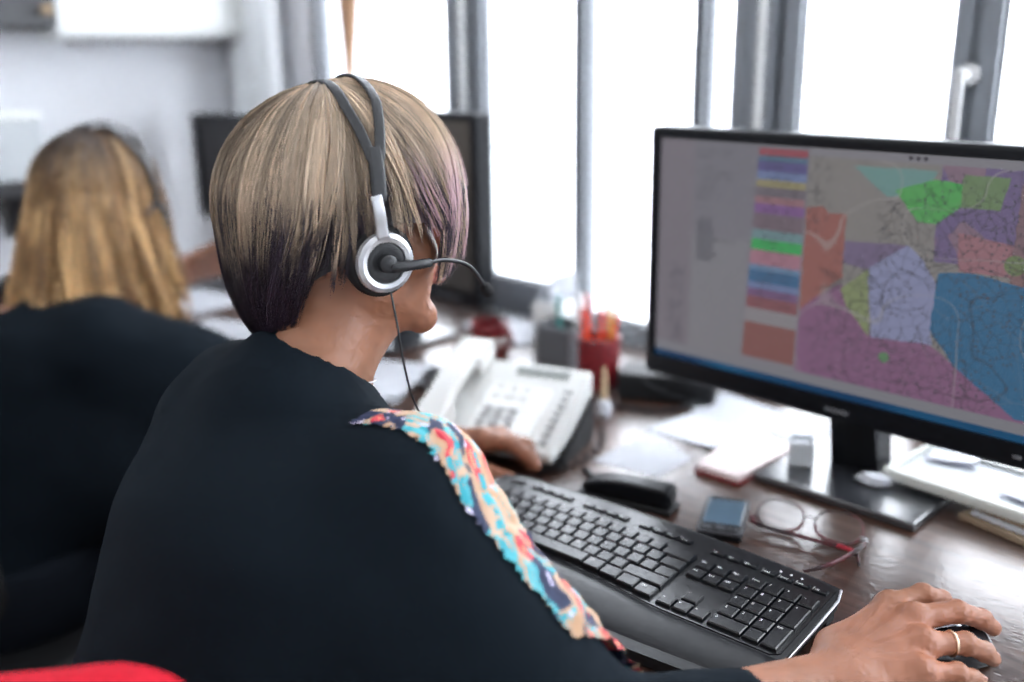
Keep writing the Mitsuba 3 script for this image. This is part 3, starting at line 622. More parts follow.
put(t + '__frame', man(tr), 'm_traycol', smooth=30, to_world=TW)
put(t + '__paper', sheet([(.012, .012), (.31, .012), (.31, .116), (.012, .116)], .0062, .004, .006), 'm_paper', smooth=30, to_world=TW)
for x, y, r in ((.05, .10, 20), (.17, .05, -12), (.26, .09, 8)): put(t + '__slip', move(sheet([(-.03, -.02), (.03, -.02), (.03, .02), (-.03, .02)], 0, .0006, .005), (x, y, .0165), r), 'm_paper', smooth=30, to_world=TW)
for i, (z0, h, m_, dx, lab) in enumerate(((.7403, .008, 'm_brownboard', 0.0, 'brown board lying lowest under the white tray'), (.7486, .0045, 'm_paper', .012, 'pale board between the brown board and the white tray'), (.7534, .0048, 'm_brownboard', .02, 'thin brown board directly under the white tray'))):
    put('board', rbox(0, .36, 0, .10, 0, h, .0015, 4), m_, smooth=30, label=lab, cat='board', to_world=T().translate([-.398 + dx, 1.176 + i * .004, z0]).rotate([0, 0, 1], -14 + i * 1.5))
t = thing('tape_roll', 'small white crumpled tissue beside the monitor neck', 'tissue') if False else None
ti = trimesh.creation.icosphere(3, .014); nv = meshkit.noise(ti.vertices * 150, 3)[:, None]; ti.vertices = ti.vertices * (.7 + .6 * nv) * [1.5, .8, .6]
put('tissue', ti, 'm_paper', smooth=60, label='small white crumpled tissue beside the monitor neck', cat='tissue', to_world=T().translate([-.507, 1.172, .7605]).rotate([0, 0, 1], 20))

# black stapler-like case by the keyboard
t = thing('stapler', 'black stapler lying behind the keyboard left of the mobile phone', 'stapler')
SW = T().translate([-.722, .934, DZ + .0005]).rotate([0, 0, 1], 14)
put(t + '__base', rbox(-.070, .062, -.018, .018, 0, .008, .003), 'm_black_matte', smooth=30, to_world=SW)
def arm(P):
    x = P[:, 0]; top = .034 - .10 * np.clip(.02 - x, 0, 1) * .12 - 3.2 * np.clip(-.0 - x, 0, 1) ** 2
    return smax(smax(smax(np.abs(P[:, 1]) - .0165, P[:, 2] - top, .006), .0095 - P[:, 2], .004), np.abs(x + .002) - .062, .008)
am = snet(arm, (-.075, -.025, 0), (.07, .025, .05), .0022)
put(t + '__arm', am, 'm_black_plastic', smooth=True, to_world=SW)
put(t + '__rail', box(-.060, .05, -.006, .006, .0082, .0098), 'm_steel', to_world=SW)
t = thing('pen', 'thin dark pen lying on the desk beside the black stapler', 'pen')
put(t + '__barrel', tube([(-.83, .968, .7442), (-.782, .945, .7442)], .0036, 10), 'm_black_plastic', smooth=True)
put(t + '__tip', tube([(-.782, .945, .7442), (-.772, .9402, .7442)], [.0034, .0006], 10), 'm_steel', smooth=True)

# pen holders and small things by the window
def cup(key, label, x, y, r, h, m_, square=False):
    t = thing(key, label, 'pen holder')
    if square:
        b = tom(rbox(-r, r, -r * .8, r * .8, 0, h, .004)) - m3.Manifold.cube([2 * r - .008, 1.6 * r - .008, h]).translate([-r + .004, -.8 * r + .004, .004]); b = man(b)
    else: b = lathe([(0, 0), (r * .94, 0), (r, .004), (r, h), (r - .003, h), (r - .003, .004), (0, .004)], 36)
    put(t + '__body', b, m_, smooth=30, to_world=T().translate([x, y, DZ + .0004]))
    if square: rim = m3.Manifold.cube([2 * r + .002, 1.6 * r + .002, .003], True) - m3.Manifold.cube([2 * r - .006, 1.6 * r - .006, .01], True)
    else: rim = m3.Manifold.cylinder(.003, r + .0012, r + .0012, 36, True) - m3.Manifold.cylinder(.01, r - .003, r - .003, 36, True)
    put(t + '__rim', man(rim), m_, smooth=30, to_world=T().translate([x, y, DZ + h - .001]))
    return t
cup('pen_holder', 'round dark red pen holder full of red pens by the window', -1.052, 1.265, .036, .088, 'm_darkred')
cup('pen_holder', 'square dark grey pen holder left of the red one', -1.165, 1.30, .042, .082, 'm_grey_plastic', True)
def pen(x, y, z0, dx, dy, L, m_, tipm, lab):
    t = thing('pen', lab, 'pen'); d = np.array([dx, dy, 1.0]); d /= np.linalg.norm(d); a = np.array([x, y, z0])
    put(t + '__barrel', tube([a, a + d * L * .96], .0042, 10), m_, smooth=40); put(t + '__cap', tube([a + d * L * .80, a + d * L * .96, a + d * L], [.0052, .0052, .0035], 10), tipm, smooth=40)
for i in range(5):
    a = i * 1.26 + .3
    pen(-1.052 + .019 * math.cos(a), 1.265 + .019 * math.sin(a), .746, .10 * math.cos(a + .4), .10 * math.sin(a + .4), .135 + .008 * (i % 3), 'm_bright_red', 'm_red', ('tallest ', 'leftmost ', 'rearmost ', 'shortest ', 'nearest ')[i] + 'red pen in the dark red pen holder')
pen(-1.040, 1.285, .746, -.05, .02, .185, 'm_yellow', 'm_white', 'pale yellow pencil rising above the red pens')
pen(-1.165, 1.295, .746, -.08, .0, .13, 'm_teal', 'm_teal', 'teal pen in the square dark grey holder')
pen(-1.150, 1.305, .746, .10, .03, .14, 'm_phone', 'm_pale_grey', 'white pen in the square dark grey holder')
t = thing('mug', 'dark red mug with a white band left of the pen holders', 'mug')
MW = T().translate([-1.335, 1.275, DZ + .0004])
put(t + '__body', lathe([(0, 0), (.034, 0), (.037, .004), (.037, .058), (.0345, .058), (.0345, .006), (0, .006)], 40), 'm_darkred', smooth=40, to_world=MW)
put(t + '__band', lathe([(.0372, .018), (.0378, .018), (.0378, .034), (.0372, .034)], 40), 'm_white', smooth=40, to_world=MW)
put(t + '__handle', tube(catmull([(.036, 0, .05), (.054, 0, .047), (.058, 0, .033), (.052, 0, .02), (.036, 0, .016)], 16), .005, 8), 'm_darkred', smooth=True, to_world=MW)
t = thing('desk_organizer', 'upright white file holder with papers on the desk by the window', 'file holder')
OW = T().translate([-1.235, 1.37, DZ + .0004]).rotate([0, 0, 1], 6)
put(t + '__body', man(tom(rbox(-.03, .03, -.05, .05, 0, .105, .004)) - m3.Manifold.cube([.052, .092, .2]).translate([-.026, -.046, .004])), 'm_white', smooth=30, to_world=OW)
for i in range(3): put(t + '__paper', box(-.02 + i * .012, -.019 + i * .012, -.042, .042, .005, .13 + .012 * i), 'm_paper', to_world=OW)
def stack(lab, x, y, rz, n, w=.21, d=.29, z=DZ + .0003):
    t = thing('paper_stack', lab, 'papers')
    for i in range(n): put(t + '__sheet', move(sheet([(-w / 2, -d / 2), (w / 2, -d / 2), (w / 2, d / 2), (-w / 2, d / 2)], 0, .0018, .006 if i == n - 1 else 0), (x + rng.normal() * .006, y + rng.normal() * .006, z + i * .0021), rz + rng.normal() * 4), 'm_paper', smooth=30)
stack('white papers on the desk between the two women, below the dark monitor', -1.345, 1.01, 30, 3, .14, .20)
stack('white papers under the raised hand of the long-haired woman', -1.80, .93, 24, 3)
stack('white papers by the window behind the dark monitor', -1.40, 1.40, 80, 3, .10, .20)
stack('white papers at the far end of the second desk', -2.12, 1.02, 10, 2)
t = thing('adapter_box', 'low black box with tangled cables under the left end of the large monitor', 'box')
AW = T().translate([-.925, 1.30, DZ + .0004]).rotate([0, 0, 1], 30)
put(t + '__body', rbox(-.085, .075, -.035, .04, 0, .045, .006), 'm_black_matte', smooth=30, to_world=AW)
put(t + '__cable', tube(catmull([(-.075, 0, .012), (-.11, -.02, .005), (-.10, -.075, .0045), (-.02, -.085, .0045), (.03, -.065, .0045), (.05, -.036, .012)], 50), .003, 8), 'm_black_plastic', smooth=True, to_world=AW)
put(t + '__cable', tube(catmull([(-.05, .0, .036), (-.06, -.02, .043), (-.02, -.05, .03), (.04, -.055, .012), (.075, .0, .006), (.066, .02, .012)], 50), .0025, 8), 'm_black_plastic', smooth=True, to_world=AW)
put(t + '__plug', rbox(-.02, .01, -.015, .012, .036, .052, .004), 'm_pale_grey', smooth=30, to_world=AW)
put(t + '__sticker', rbox(-.055, -.03, -.012, .02, .036, .0368, .0003, 4), 'm_yellow', to_world=AW)
t = thing('brush', 'small brush with pale bristles standing on the desk behind the desk phone', 'brush')
RW = T().translate([-.945, 1.150, DZ + .0006]).rotate([0, 0, 1], 60)
put(t + '__bristles', lathe([(0, 0), (.010, .001), (.013, .012), (.010, .026), (.006, .030), (0, .030)], 20), 'm_paper', smooth=50, to_world=RW)
put(t + '__handle', lathe([(0, .029), (.0062, .029), (.0055, .045), (.004, .07), (.0025, .082), (0, .083)], 16), 'm_tan', smooth=50, to_world=RW)
bag = trimesh.creation.icosphere(4, .05); bv = bag.vertices; bag.vertices = bv * (.75 + .5 * meshkit.fbm(bv * 38, 3, 2))[:, None] * [1.15, .7, .8]
put('plastic_bag', bag, 'm_white', smooth=60, label='small white crumpled plastic bag by the window behind the grey pen holder', cat='bag', to_world=T().translate([-1.30, 1.425, DZ + .040 - float(bag.vertices[:, 2].min()) - .0395]))
# hanging fabric strips in the window
mat('m_curtain', (0.50, 0.30, 0.18), 0.8)
mat('m_curtain_grey', (0.80, 0.83, 0.85), 0.8)
def drape(x0, x1, y, z0, z1, taper, folds, amp):
    nz, nx = 30, 40; V = []
    for i in range(nz + 1):
        v = i / nz; w_ = 1 - taper * (1 - v) ** 1.5; cx = (x0 + x1) / 2
        for j in range(nx + 1): u = j / nx; V.append([cx + (x0 - cx + (x1 - x0) * u) * w_, y + amp * math.sin(u * folds * 2 * math.pi + .4 * math.sin(4 * v)), z0 + (z1 - z0) * v])
    V = np.array(V); m = len(V); F = []
    for i in range(nz):
        for j in range(nx): a = i * (nx + 1) + j; F += [[a, a + 1, a + nx + 2], [a, a + nx + 2, a + nx + 1]]
    F = np.array(F); return trimesh.Trimesh(np.vstack([V, V + [0, .003, 0]]), np.vstack([F, F[:, ::-1] + m]), process=False)
put('curtain', drape(-2.06, -1.915, 1.455, 1.21, 1.75, .93, 2, .012), 'm_curtain', smooth=True, label='narrow tan gathered curtain tail hanging in the far window', cat='curtain')
put('curtain', drape(-2.515, -2.27, 1.44, .76, 2.6, .0, 3, .018), 'm_curtain_grey', smooth=True, label='pale grey curtain hanging in the corner left of the windows', cat='curtain')
# red chair of the headset woman
# ---------------------------------------------------------------- people
mat('m_skin', VCOL, 0.42, 0.45, bump=lambda p, n, uv: fbm(p.x * 420, p.y * 420, p.z * 420, 2) * .6 + fbm(p.x * 130, p.y * 130, p.z * 130, 2), bscale=0.0016, eps=5e-4)
mat('m_hair', VCOL, 0.36, 0.5)
mat('m_knit', lambda p, n, uv: mix((0.0025, 0.006, 0.010), (0.005, 0.009, 0.014), fbm(p.x * 500, p.y * 500, p.z * 500, 2)), 0.85, 0.12, bump=lambda p, n, uv: fbm(p.x * 500, p.y * 500, p.z * 500, 2), bscale=0.0012, eps=5e-4)
mat('m_denim', (0.006, 0.009, 0.014), 0.85, 0.12)
mat('m_shoe', (0.02, 0.02, 0.02), 0.4)
mat('m_eye', (0.75, 0.74, 0.72), 0.1)
mat('m_iris', (0.05, 0.035, 0.02), 0.1)
mat('m_gold', (0.85, 0.68, 0.50), 0.18, metal=1.0)
def floral(p, n, uv):
    a = p.x * 62 + p.z * 44; b = p.y * 66 - p.z * 36
    w1 = 1.4 * fbm(p.x * 60, p.y * 60, p.z * 60, 2); A, B = a + w1, b + w1 * .7
    d1, d2, cid = voronoi(A, B); e1, e2, eid = voronoi(A * 2.3 + 5, B * 2.3 + 3)
    c = mix((0.40, 0.235, 0.135), (0.50, 0.36, 0.26), noise(a * 2, b * 2, 1.0))
    c = dr.select(cid < .30, mix((0.016, 0.02, 0.05), (0.04, 0.05, 0.10), e1), c)
    petal = (cid > .30) & (cid < .56) & (d1 < .48)
    c = dr.select(petal, mix((0.38, 0.012, 0.025), (0.58, 0.08, 0.10), smoothstep(.1, .5, e1)), c)
    c = dr.select(petal & (d1 < .13), mi.Color3f(.7, .35, .2), c)
    c = dr.select((cid > .56) & (cid < .82) & (e1 < .46), mix((0.02, 0.26, 0.32), (0.10, 0.42, 0.48), eid), c)
    c = dr.select((eid > .86) & (e1 < .33), mi.Color3f(.55, .50, .66), c)
    return c
mat('m_floral', floral, 0.7, 0.25)

mat('m_nail', (0.40, 0.19, 0.14), 0.25, 0.6)
A3 = np.array([0, 0, 1.0])
def sdf(cones, P, k):
    d = None
    for c in cones:
        e = rc(P, *c); d = e if d is None else smin(d, e, k)
    return d
class Frame:
    def __init__(s, o, yaw, pitch, roll=0.0):
        y, p, r = np.radians([yaw, pitch, roll])   # yaw: to the right of +y; pitch: face up
        f = np.array([math.sin(y) * math.cos(p), math.cos(y) * math.cos(p), math.sin(p)]); ri = np.array([math.cos(y), -math.sin(y), 0])
        u = np.cross(ri, f); ri, u = ri * math.cos(r) + u * math.sin(r), u * math.cos(r) - ri * math.sin(r)
        s.o, s.R = np.asarray(o, float), np.stack([ri, f, u])
    def w(s, q): return s.o + np.asarray(q, float) @ s.R
    def l(s, P): return (np.asarray(P, float) - s.o) @ s.R.T
def head_sdf(Q, sc=.96):
    Q = Q / sc; A = Q.copy(); A[:, 0] = np.abs(A[:, 0])
    d = ell(Q, (0, -.014, .046), (.073, .094, .084))
    d = smin(d, ell(Q, (0, .026, .022), (.064, .068, .070)), .02)
    d = smin(d, ell(Q, (0, .042, -.036), (.050, .049, .060)), .02)
    d = smin(d, rc(A, (.050, .004, -.040), (.012, .064, -.099), .022, .015), .022)
    d = smin(d, ell(A, (.040, .060, -.018), (.024, .022, .022)), .02)
    d = smin(d, ell(Q, (0, .071, -.099), (.019, .016, .016)), .014)
    d = smin(d, rc(A, (.012, .087, .030), (.040, .074, .030), .010, .009), .014)
    d = smax(d, -ell(A, (.031, .102, .012), (.018, .017, .013)), .012)
    d = smin(d, rc(Q, (0, .094, .022), (0, .116, -.020), .0065, .0095), .010)
    d = smin(d, ell(A, (.0105, .104, -.026), (.0085, .010, .008)), .006)
    d = smin(d, ell(Q, (0, .097, -.051), (.022, .0115, .0065)), .005)
    d = smin(d, ell(Q, (0, .095, -.0615), (.019, .0115, .0070)), .004)
    d = smin(d, smax(ell(A, (.077, -.008, .004), (.010, .019, .031)), -ell(A, (.086, -.004, .006), (.006, .010, .018)), .004), .006)
    return d * sc
def skin_cols(m, base, lip=None, hf=None, sc=.96):
    v = np.asarray(m.vertices); n = meshkit.fbm(v * 60, 3)[:, None]; n2 = meshkit.fbm(v * 14, 2, 5)[:, None]
    c = np.asarray(base) * (0.86 + .28 * n) * np.array([1, 1, 1]) + (n2 - .5) * np.array([.10, .015, .01])
    if hf is not None:
        q = hf.l(v) / sc; l = np.exp(-(((q[:, 0] / .022) ** 2 + ((q[:, 2] + .056) / .012) ** 2)) * 1.2) * (q[:, 1] > .085)
        c = c * (1 - l[:, None]) + np.array([.48, .16, .15]) * l[:, None]
        b = np.exp(-((np.abs(q[:, 0]) - .031) / .020) ** 2 - ((q[:, 2] - .034) / .0045) ** 2) * (q[:, 1] > .06); c = c * (1 - .7 * b[:, None]) + np.array([.05, .03, .02]) * .7 * b[:, None]
    return np.clip(c, 0, 1)
def hand_sdf(P, J, sc=1.0):
    """J: wrist, elbow-side point, fingers = list of four [MCP, PIP, DIP, tip], thumb = [CMC, MCP, IP, tip]."""
    w = np.asarray(J['wrist'], float); d = rc(P, J['arm'], w, J.get('ra', .036), .0245)
    fr = [(.0118, .0100, .0088, .0076), (.0120, .0102, .0090, .0078), (.0114, .0098, .0086, .0074), (.0100, .0088, .0076, .0066)]
    mc = [np.asarray(f[0], float) for f in J['fingers']]
    palm = None
    for i, m in enumerate(mc):
        b = w + (m - w) * .16 + (mc[i] - (mc[1] + mc[2]) / 2) * .42
        e = rc(P, b, m - np.array([0, 0, .003]), .0190 - .001 * i, .0140); palm = e if palm is None else smin(palm, e, .014)
    d = smin(d, palm, .026)
    fing = None
    for f, r in zip(J['fingers'], fr):
        e = None
        for a, b, ra, rb in zip(f[:-1], f[1:], r[:-1], r[1:]):
            x = rc(P, a, b, ra, rb); e = x if e is None else smin(e, x, .003)
        for q, rr in ((f[1], r[1] * 1.06), (f[2], r[2] * 1.04)): e = smin(e, np.linalg.norm(P - np.asarray(q, float), axis=1) - rr, .004)
        fing = e if fing is None else smin(fing, e, .0015)
    d = smin(d, fing, .008)
    for m in mc: d = smin(d, np.linalg.norm(P - (m + np.array([0, 0, .0025])), axis=1) - .0118, .008)
    for m in mc: d = smin(d, rc(P, w + (m - w) * .25 + [0, 0, .0155], m + [0, 0, .0085], .0028, .0036), .007)
    t = J['thumb']
    e = smin(rc(P, t[0], t[1], .018, .0135), smin(rc(P, t[1], t[2], .0135, .0112), rc(P, t[2], t[3], .0112, .0090), .004), .006)
    return smin(d, e, .012)

def build_person(label, J, hf, skin, hair_fn, floral_seam=None, hands=('R', 'L'), res=.0065):
    t = thing('person', label, 'person')
    nb = np.asarray(J['neck']); hd = hf.w((0, -.030, -.035)); hd2 = hf.w((0, -.012, -.075))
    V = lambda *k: [np.asarray(J[x], float) for x in k]
    pel, wai, che = V('pelvis', 'waist', 'chest'); sR, sL, eR, eL = V('shR', 'shL', 'elR', 'elL')
    X = np.array([1.0, 0, 0])
    def torso(P, g):
        d = None
        for s in (-1, 1):
            for a, b, ra, rb, wa, wb in ((pel, wai, .125, .100, .070, .036), (wai, che, .100, .108, .036, .052)):
                e = rc(P, a + X * s * wa, b + X * s * wb, ra + g, rb + g); d = e if d is None else smin(d, e, .06)
        d = smin(d, rc(P, che + [0, .0, .02], nb - [0, .02, .045], .11 + g, .072 + g), .06)
        d = smin(d, rc(P, sL - [-.02, 0, .01], sR - [.02, 0, .01], .054 + g, .056 + g), .06)
        for s in (-1, 1): d = smin(d, ell(P, che + [s * .078, .085, -.02], (.075 + g, .070 + g, .075 + g)), .05)
        return d
    # skin: head, neck, arms, hands, trunk and legs in one surface
    def body(P):
        d = torso(P, -.012)
        for a, b in ((sR, eR), (sL, eL)): d = smin(d, rc(P, a, b, .044, .036), .03)
        for a, b in ((eR, J['R']['wrist']), (eL, J['L']['wrist'])): d = smin(d, rc(P, a, b, .037, .025), .02)
        for s in 'RL': d = smin(d, smin(rc(P, J['hip' + s], J['knee' + s], .080, .052), rc(P, J['knee' + s], J['ank' + s], .050, .034), .03), .03)
        d = smin(d, rc(P, nb - [0, .0, .03], hd, .054, .051), .035)
        return smax(smin(d, rc(P, nb, hd2, .050, .050), .02), P[:, 2] - nb[2] - .005, .004)
    lo = np.array([min(eL[0], J['L']['wrist'][0]) - .12, pel[1] - .2, .03]); hi = np.array([eR[0] + .14, J['kneeR'][1] + .35, hf.o[2] + .01])
    def full(P):
        d = body(P); near = np.linalg.norm(P - hf.o, axis=1) < .26
        if near.any(): d[near] = smin(d[near], head_sdf(hf.l(P[near])), .018)
        for s in 'RL':
            c = np.mean([f[0] for f in J[s]['fingers']], 0); m = np.linalg.norm(P - c, axis=1) < .21
            if m.any(): d[m] = smin(d[m], hand_sdf(P[m], J[s]), .01)
        return d
    # fine pieces (head, hands) meet the coarse trunk under the clothes; a boolean union joins them into one surface
    pieces = []
    def headneck(P):
        return smin(smin(head_sdf(hf.l(P)), rc(P, nb - [0, .0, .03], hd, .054, .051), .03), rc(P, nb, hd2, .050, .050), .02)
    pieces.append(snet(headneck, hf.o - [.15, .18, .22], hf.o + [.15, .20, .19], .0034))
    for s in 'RL':
        pts = np.array([q for f in J[s]['fingers'] for q in f] + list(J[s]['thumb']) + [J[s]['wrist'], J[s]['arm']], float)
        pieces.append(snet(lambda P: hand_sdf(P, J[s]), pts.min(0) - .045, pts.max(0) + .045, .0023 if s in hands else .0036))
    for k in range(12):
        q = snet(body, [lo[0] - .10, lo[1] - .06 - k * .0013, .02 - k * .0007], [hi[0] + .12, hi[1], nb[2] + .04], .009 + k * .00013)
        if tom(q).status() == m3.Error.NoError: break
    pieces.append(q)
    for q in pieces: relax(q, 6)
    try:
        u = m3.Manifold.batch_boolean([tom(q) for q in pieces], m3.OpType.Add); parts = u.decompose(); bm = man(max(parts, key=lambda x: x.volume()))
        if len(bm.faces) < 1000: raise ValueError
    except Exception as ex:
        print('union failed', repr(ex), [(tom(q).status(), q.is_watertight, len(q.faces)) for q in pieces]); bm = cat_(pieces)
    bm = trimesh.Trimesh(bm.vertices, bm.faces, process=True)
    put(t + '__body', bm, 'm_skin', smooth=True, color=skin_cols(bm, skin, hf=hf))
    for s in hands:                                    # nails
        for f in list(J[s]['fingers']) + [J[s]['thumb']]:
            a, b = np.asarray(f[2], float), np.asarray(f[3], float); x = (b - a) / np.linalg.norm(b - a); z = A3 - x * (A3 @ x); z /= np.linalg.norm(z); y = np.cross(z, x)
            M = np.eye(4); M[:3, 0], M[:3, 1], M[:3, 2], M[:3, 3] = x, y, z, a + (b - a) * .88 + z * .0060
            put(t + '__nail', trimesh.creation.icosphere(2, 1).apply_transform(np.diag([.0058, .0048, .0018, 1])), 'm_nail', smooth=True, to_world=T(M.tolist()))
    # eyes
    for s in (-1, 1):
        put(t + '__eye', trimesh.creation.icosphere(3, .0118).apply_translation(hf.w((s * .030, .0795, .0115))), 'm_eye', smooth=True)
        put(t + '__iris', trimesh.creation.icosphere(2, .0062).apply_transform(np.diag([1, .5, 1, 1])).apply_translation(hf.w((s * .030, .0895, .0115))), 'm_iris', smooth=True)
    # clothes
    web = J.get('web', [])
    def top(P):
        d = torso(P, .004)
        for a, b, r0, r1 in ((sR, eR, .064, .060), (sL, eL, .064, .056)): d = smin(d, rc(P, a, b, r0, r1), .045)
        for s, e in (('R', eR), ('L', eL)): d = smin(d, rc(P, e, J[s]['cuff'], J.get('fore' + s, .056), .0365), .03)
        for c in web: d = smin(d, rc(P, *c), .06)
        d = smin(d, rc(P, nb - [0, .02, .02], nb + J['cdir'], .074, .058), .03)
        d = smax(d, J.get('hem', .46) - P[:, 2], .006)
        fold = meshkit.fbm(P * np.array([9, 9, 13.0]), 3, 4) - .5
        d = d + fold * .016
        d = smax(d, -rc(P, J['collar'][0], J['collar'][1], J['collar'][2], J['collar'][2]), .008)
        for s, e in (('R', eR), ('L', eL)):
            ax = np.asarray(J[s]['wrist']) - e; ax = ax / np.linalg.norm(ax); m = np.linalg.norm(P - J[s]['cuff'], axis=1) < .12
            d = np.where(m, smax(d, (P - J[s]['cuff']) @ ax, .004), d)
        return d
    tm = snet(top, [lo[0] - .04, lo[1] - .06, J.get('hem', .46) - .03], [hi[0] + .06, max(J['R']['cuff'][1], J['L']['cuff'][1]) + .10, nb[2] + .08], res)
    relax(tm, 4)
    tm = max(tm.split(only_watertight=False), key=lambda x: len(x.faces))
    put(t + '__top', tm, 'm_knit', smooth=True); labels[t + '__top'] = {'label': 'loose black knitted top'}
    if floral_seam is not None:
        fm = trimesh.Trimesh(tm.vertices, tm.faces, process=False); c = fm.triangles_center; keep = floral_seam(c)
        fm.update_faces(keep); fm.remove_unreferenced_vertices(); fm = max(fm.split(only_watertight=False), key=lambda x: len(x.faces))
        fm = fm.subdivide(); nn = np.array(fm.vertex_normals); v = np.array(fm.vertices); amp = J['ruff'](v)
        v = v + nn * (.0022 + amp * (meshkit.fbm(v * 48, 2, 9) - .30))[:, None]
        fm = trimesh.Trimesh(v, fm.faces, process=False); put(t + '__floral_panel', fm, 'm_floral', smooth=True); labels[t + '__floral_panel'] = {'label': 'gathered floral front panel of the black top'}
    def legs(P):
        d = smin(rc(P, pel - X * .07, pel + X * .07, .142, .142), rc(P, pel - X * .085 + [0, .04, -.02], pel + X * .085 + [0, .04, -.02], .13, .13), .05)
        for s in 'RL': d = smin(d, smin(rc(P, J['hip' + s], J['knee' + s], .090, .064), rc(P, J['knee' + s], np.asarray(J['ank' + s]) + [0, 0, .03], .062, .050), .03), .04)
        return smax(smax(d, .10 - P[:, 2], .01), P[:, 2] - (pel[2] + .05), .01)
    lm = snet(legs, [pel[0] - .33, pel[1] - .22, .08], [pel[0] + .33, J['kneeR'][1] + .22, pel[2] + .12], .009); put(t + '__trousers', lm, 'm_denim', smooth=True)
    for s in 'RL':
        a = np.asarray(J['ank' + s], float); sm = snet(lambda P: smax(smin(rc(P, [a[0], a[1] - .02, .05], [a[0], a[1], .085], .042, .042), rc(P, [a[0], a[1], .04], [a[0], a[1] + .14, .03], .042, .030), .03), .0015 - P[:, 2], .004), [a[0] - .07, a[1] - .09, -.01], [a[0] + .07, a[1] + .2, .15], .005)
        put(t + '__shoe', sm, 'm_shoe', smooth=True)
    hair_fn(t, hf)
    return t

# hair: strands combed over an outer surface around the head, gathered into locks
def strands_mesh(P, r, col):
    S, K, _ = P.shape; tn = np.gradient(P, axis=1); tn /= np.linalg.norm(tn, axis=2, keepdims=True) + 1e-9
    a = np.cross(tn, [.31, .17, .93]); a /= np.linalg.norm(a, axis=2, keepdims=True) + 1e-9; b = np.cross(tn, a); g = np.arange(3) * 2 * np.pi / 3
    v = P[:, :, None] + r[:, :, None, None] * (np.cos(g)[None, None, :, None] * a[:, :, None] + np.sin(g)[None, None, :, None] * b[:, :, None])
    i = np.arange(S)[:, None, None] * K * 3 + np.arange(K - 1)[None, :, None] * 3; j = np.arange(3)[None, None, :]; j1 = (j + 1) % 3
    q = np.stack([i + j, i + j1, i + 3 + j1, i + 3 + j], -1).reshape(-1, 4)
    return v.reshape(-1, 3), np.vstack([q[:, [0, 1, 2]], q[:, [0, 2, 3]]]), np.repeat(col[:, :, None], 3, 2).reshape(-1, 3)
def hair_part(t, hf, surf, tend, sweep, colour, n_locks, n_str, seed, width=.00055, spread=9.0, tip=.35, base_L=.955, K=18, wave=None, t0=(.02, .5), extra=None, Lr=(.97, 1.035), wob=0.0, under=.75):
    rg = np.random.default_rng(seed)
    th0 = rg.uniform(-180, 180, n_locks); L = rg.uniform(*Lr, n_locks); tone = rg.random(n_locks); ts = rg.uniform(t0[0], t0[1], n_locks) ** 1.0
    if extra is not None:
        m = len(extra); th0 = np.r_[th0, extra[:, 0]]; L = np.r_[L, extra[:, 1]]; tone = np.r_[tone, extra[:, 2]]; ts = np.r_[ts, np.full(m, .1)]
    n = len(th0); le = tend(th0) * rg.uniform(.90, 1.0, n) ; short = rg.random(n) < .35; le = np.where(short, ts + (le - ts) * rg.uniform(.6, .95, n), le)
    s = np.linspace(0, 1, K)
    tt = ts[:, None] + (le - ts)[:, None] * s[None]                                  # (locks, K)
    dth = rg.normal(size=(n, n_str)); dl = rg.normal(size=(n, n_str)) * .006; dt = rg.normal(size=(n, n_str)) * .03
    fall = (1 - s) ** 1.0 * (1 - tip) + tip
    TT = np.clip(tt[:, None] + dt[:, :, None] * s, 0.0, 2.02)
    TH = th0[:, None, None] + sweep(th0)[:, None, None] * (np.clip(TT, 0, 2) ** 1.5) + dth[:, :, None] * spread * fall + wob * np.sin(TT * 4.2 + tone[:, None, None] * 37)
    LL = L[:, None, None] + dl[:, :, None] + .012 * np.sin(s * 3.0 + tone[:, None] * 20)[:, None] * .5
    q = surf(TH, TT, LL)
    if wave is not None: q = wave(q, th0[:, None, None], TT, tone[:, None, None])
    col = colour(q, TH, TT, np.broadcast_to(tone[:, None, None], TT.shape), rg)
    S = n * n_str; P = hf.w(q.reshape(S, K, 3)); r = np.broadcast_to(width * (1 - .75 * s ** 3), (S, K))
    v, f, c = strands_mesh(P, r, col.reshape(S, K, 3))
    # the mass underneath: darker undercolour that paints the shade between locks
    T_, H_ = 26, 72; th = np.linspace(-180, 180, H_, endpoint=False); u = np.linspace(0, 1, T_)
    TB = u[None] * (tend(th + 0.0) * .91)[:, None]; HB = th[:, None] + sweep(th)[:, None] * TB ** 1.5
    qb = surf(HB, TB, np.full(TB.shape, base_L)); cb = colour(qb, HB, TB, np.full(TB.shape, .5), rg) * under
    vb = hf.w(qb.reshape(-1, 3)); i, j = np.meshgrid(np.arange(H_), np.arange(T_ - 1), indexing='ij'); i1 = (i + 1) % H_
    qq = np.stack([i * T_ + j, i * T_ + j + 1, i1 * T_ + j + 1, i1 * T_ + j], -1).reshape(-1, 4); fb = np.vstack([qq[:, [0, 1, 2]], qq[:, [0, 2, 3]]])
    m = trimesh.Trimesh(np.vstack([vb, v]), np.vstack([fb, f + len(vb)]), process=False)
    put(t + '__hair', m, 'm_hair', smooth=True, color=np.clip(np.vstack([cb.reshape(-1, 3), c]), 0, 1), kind='stuff')
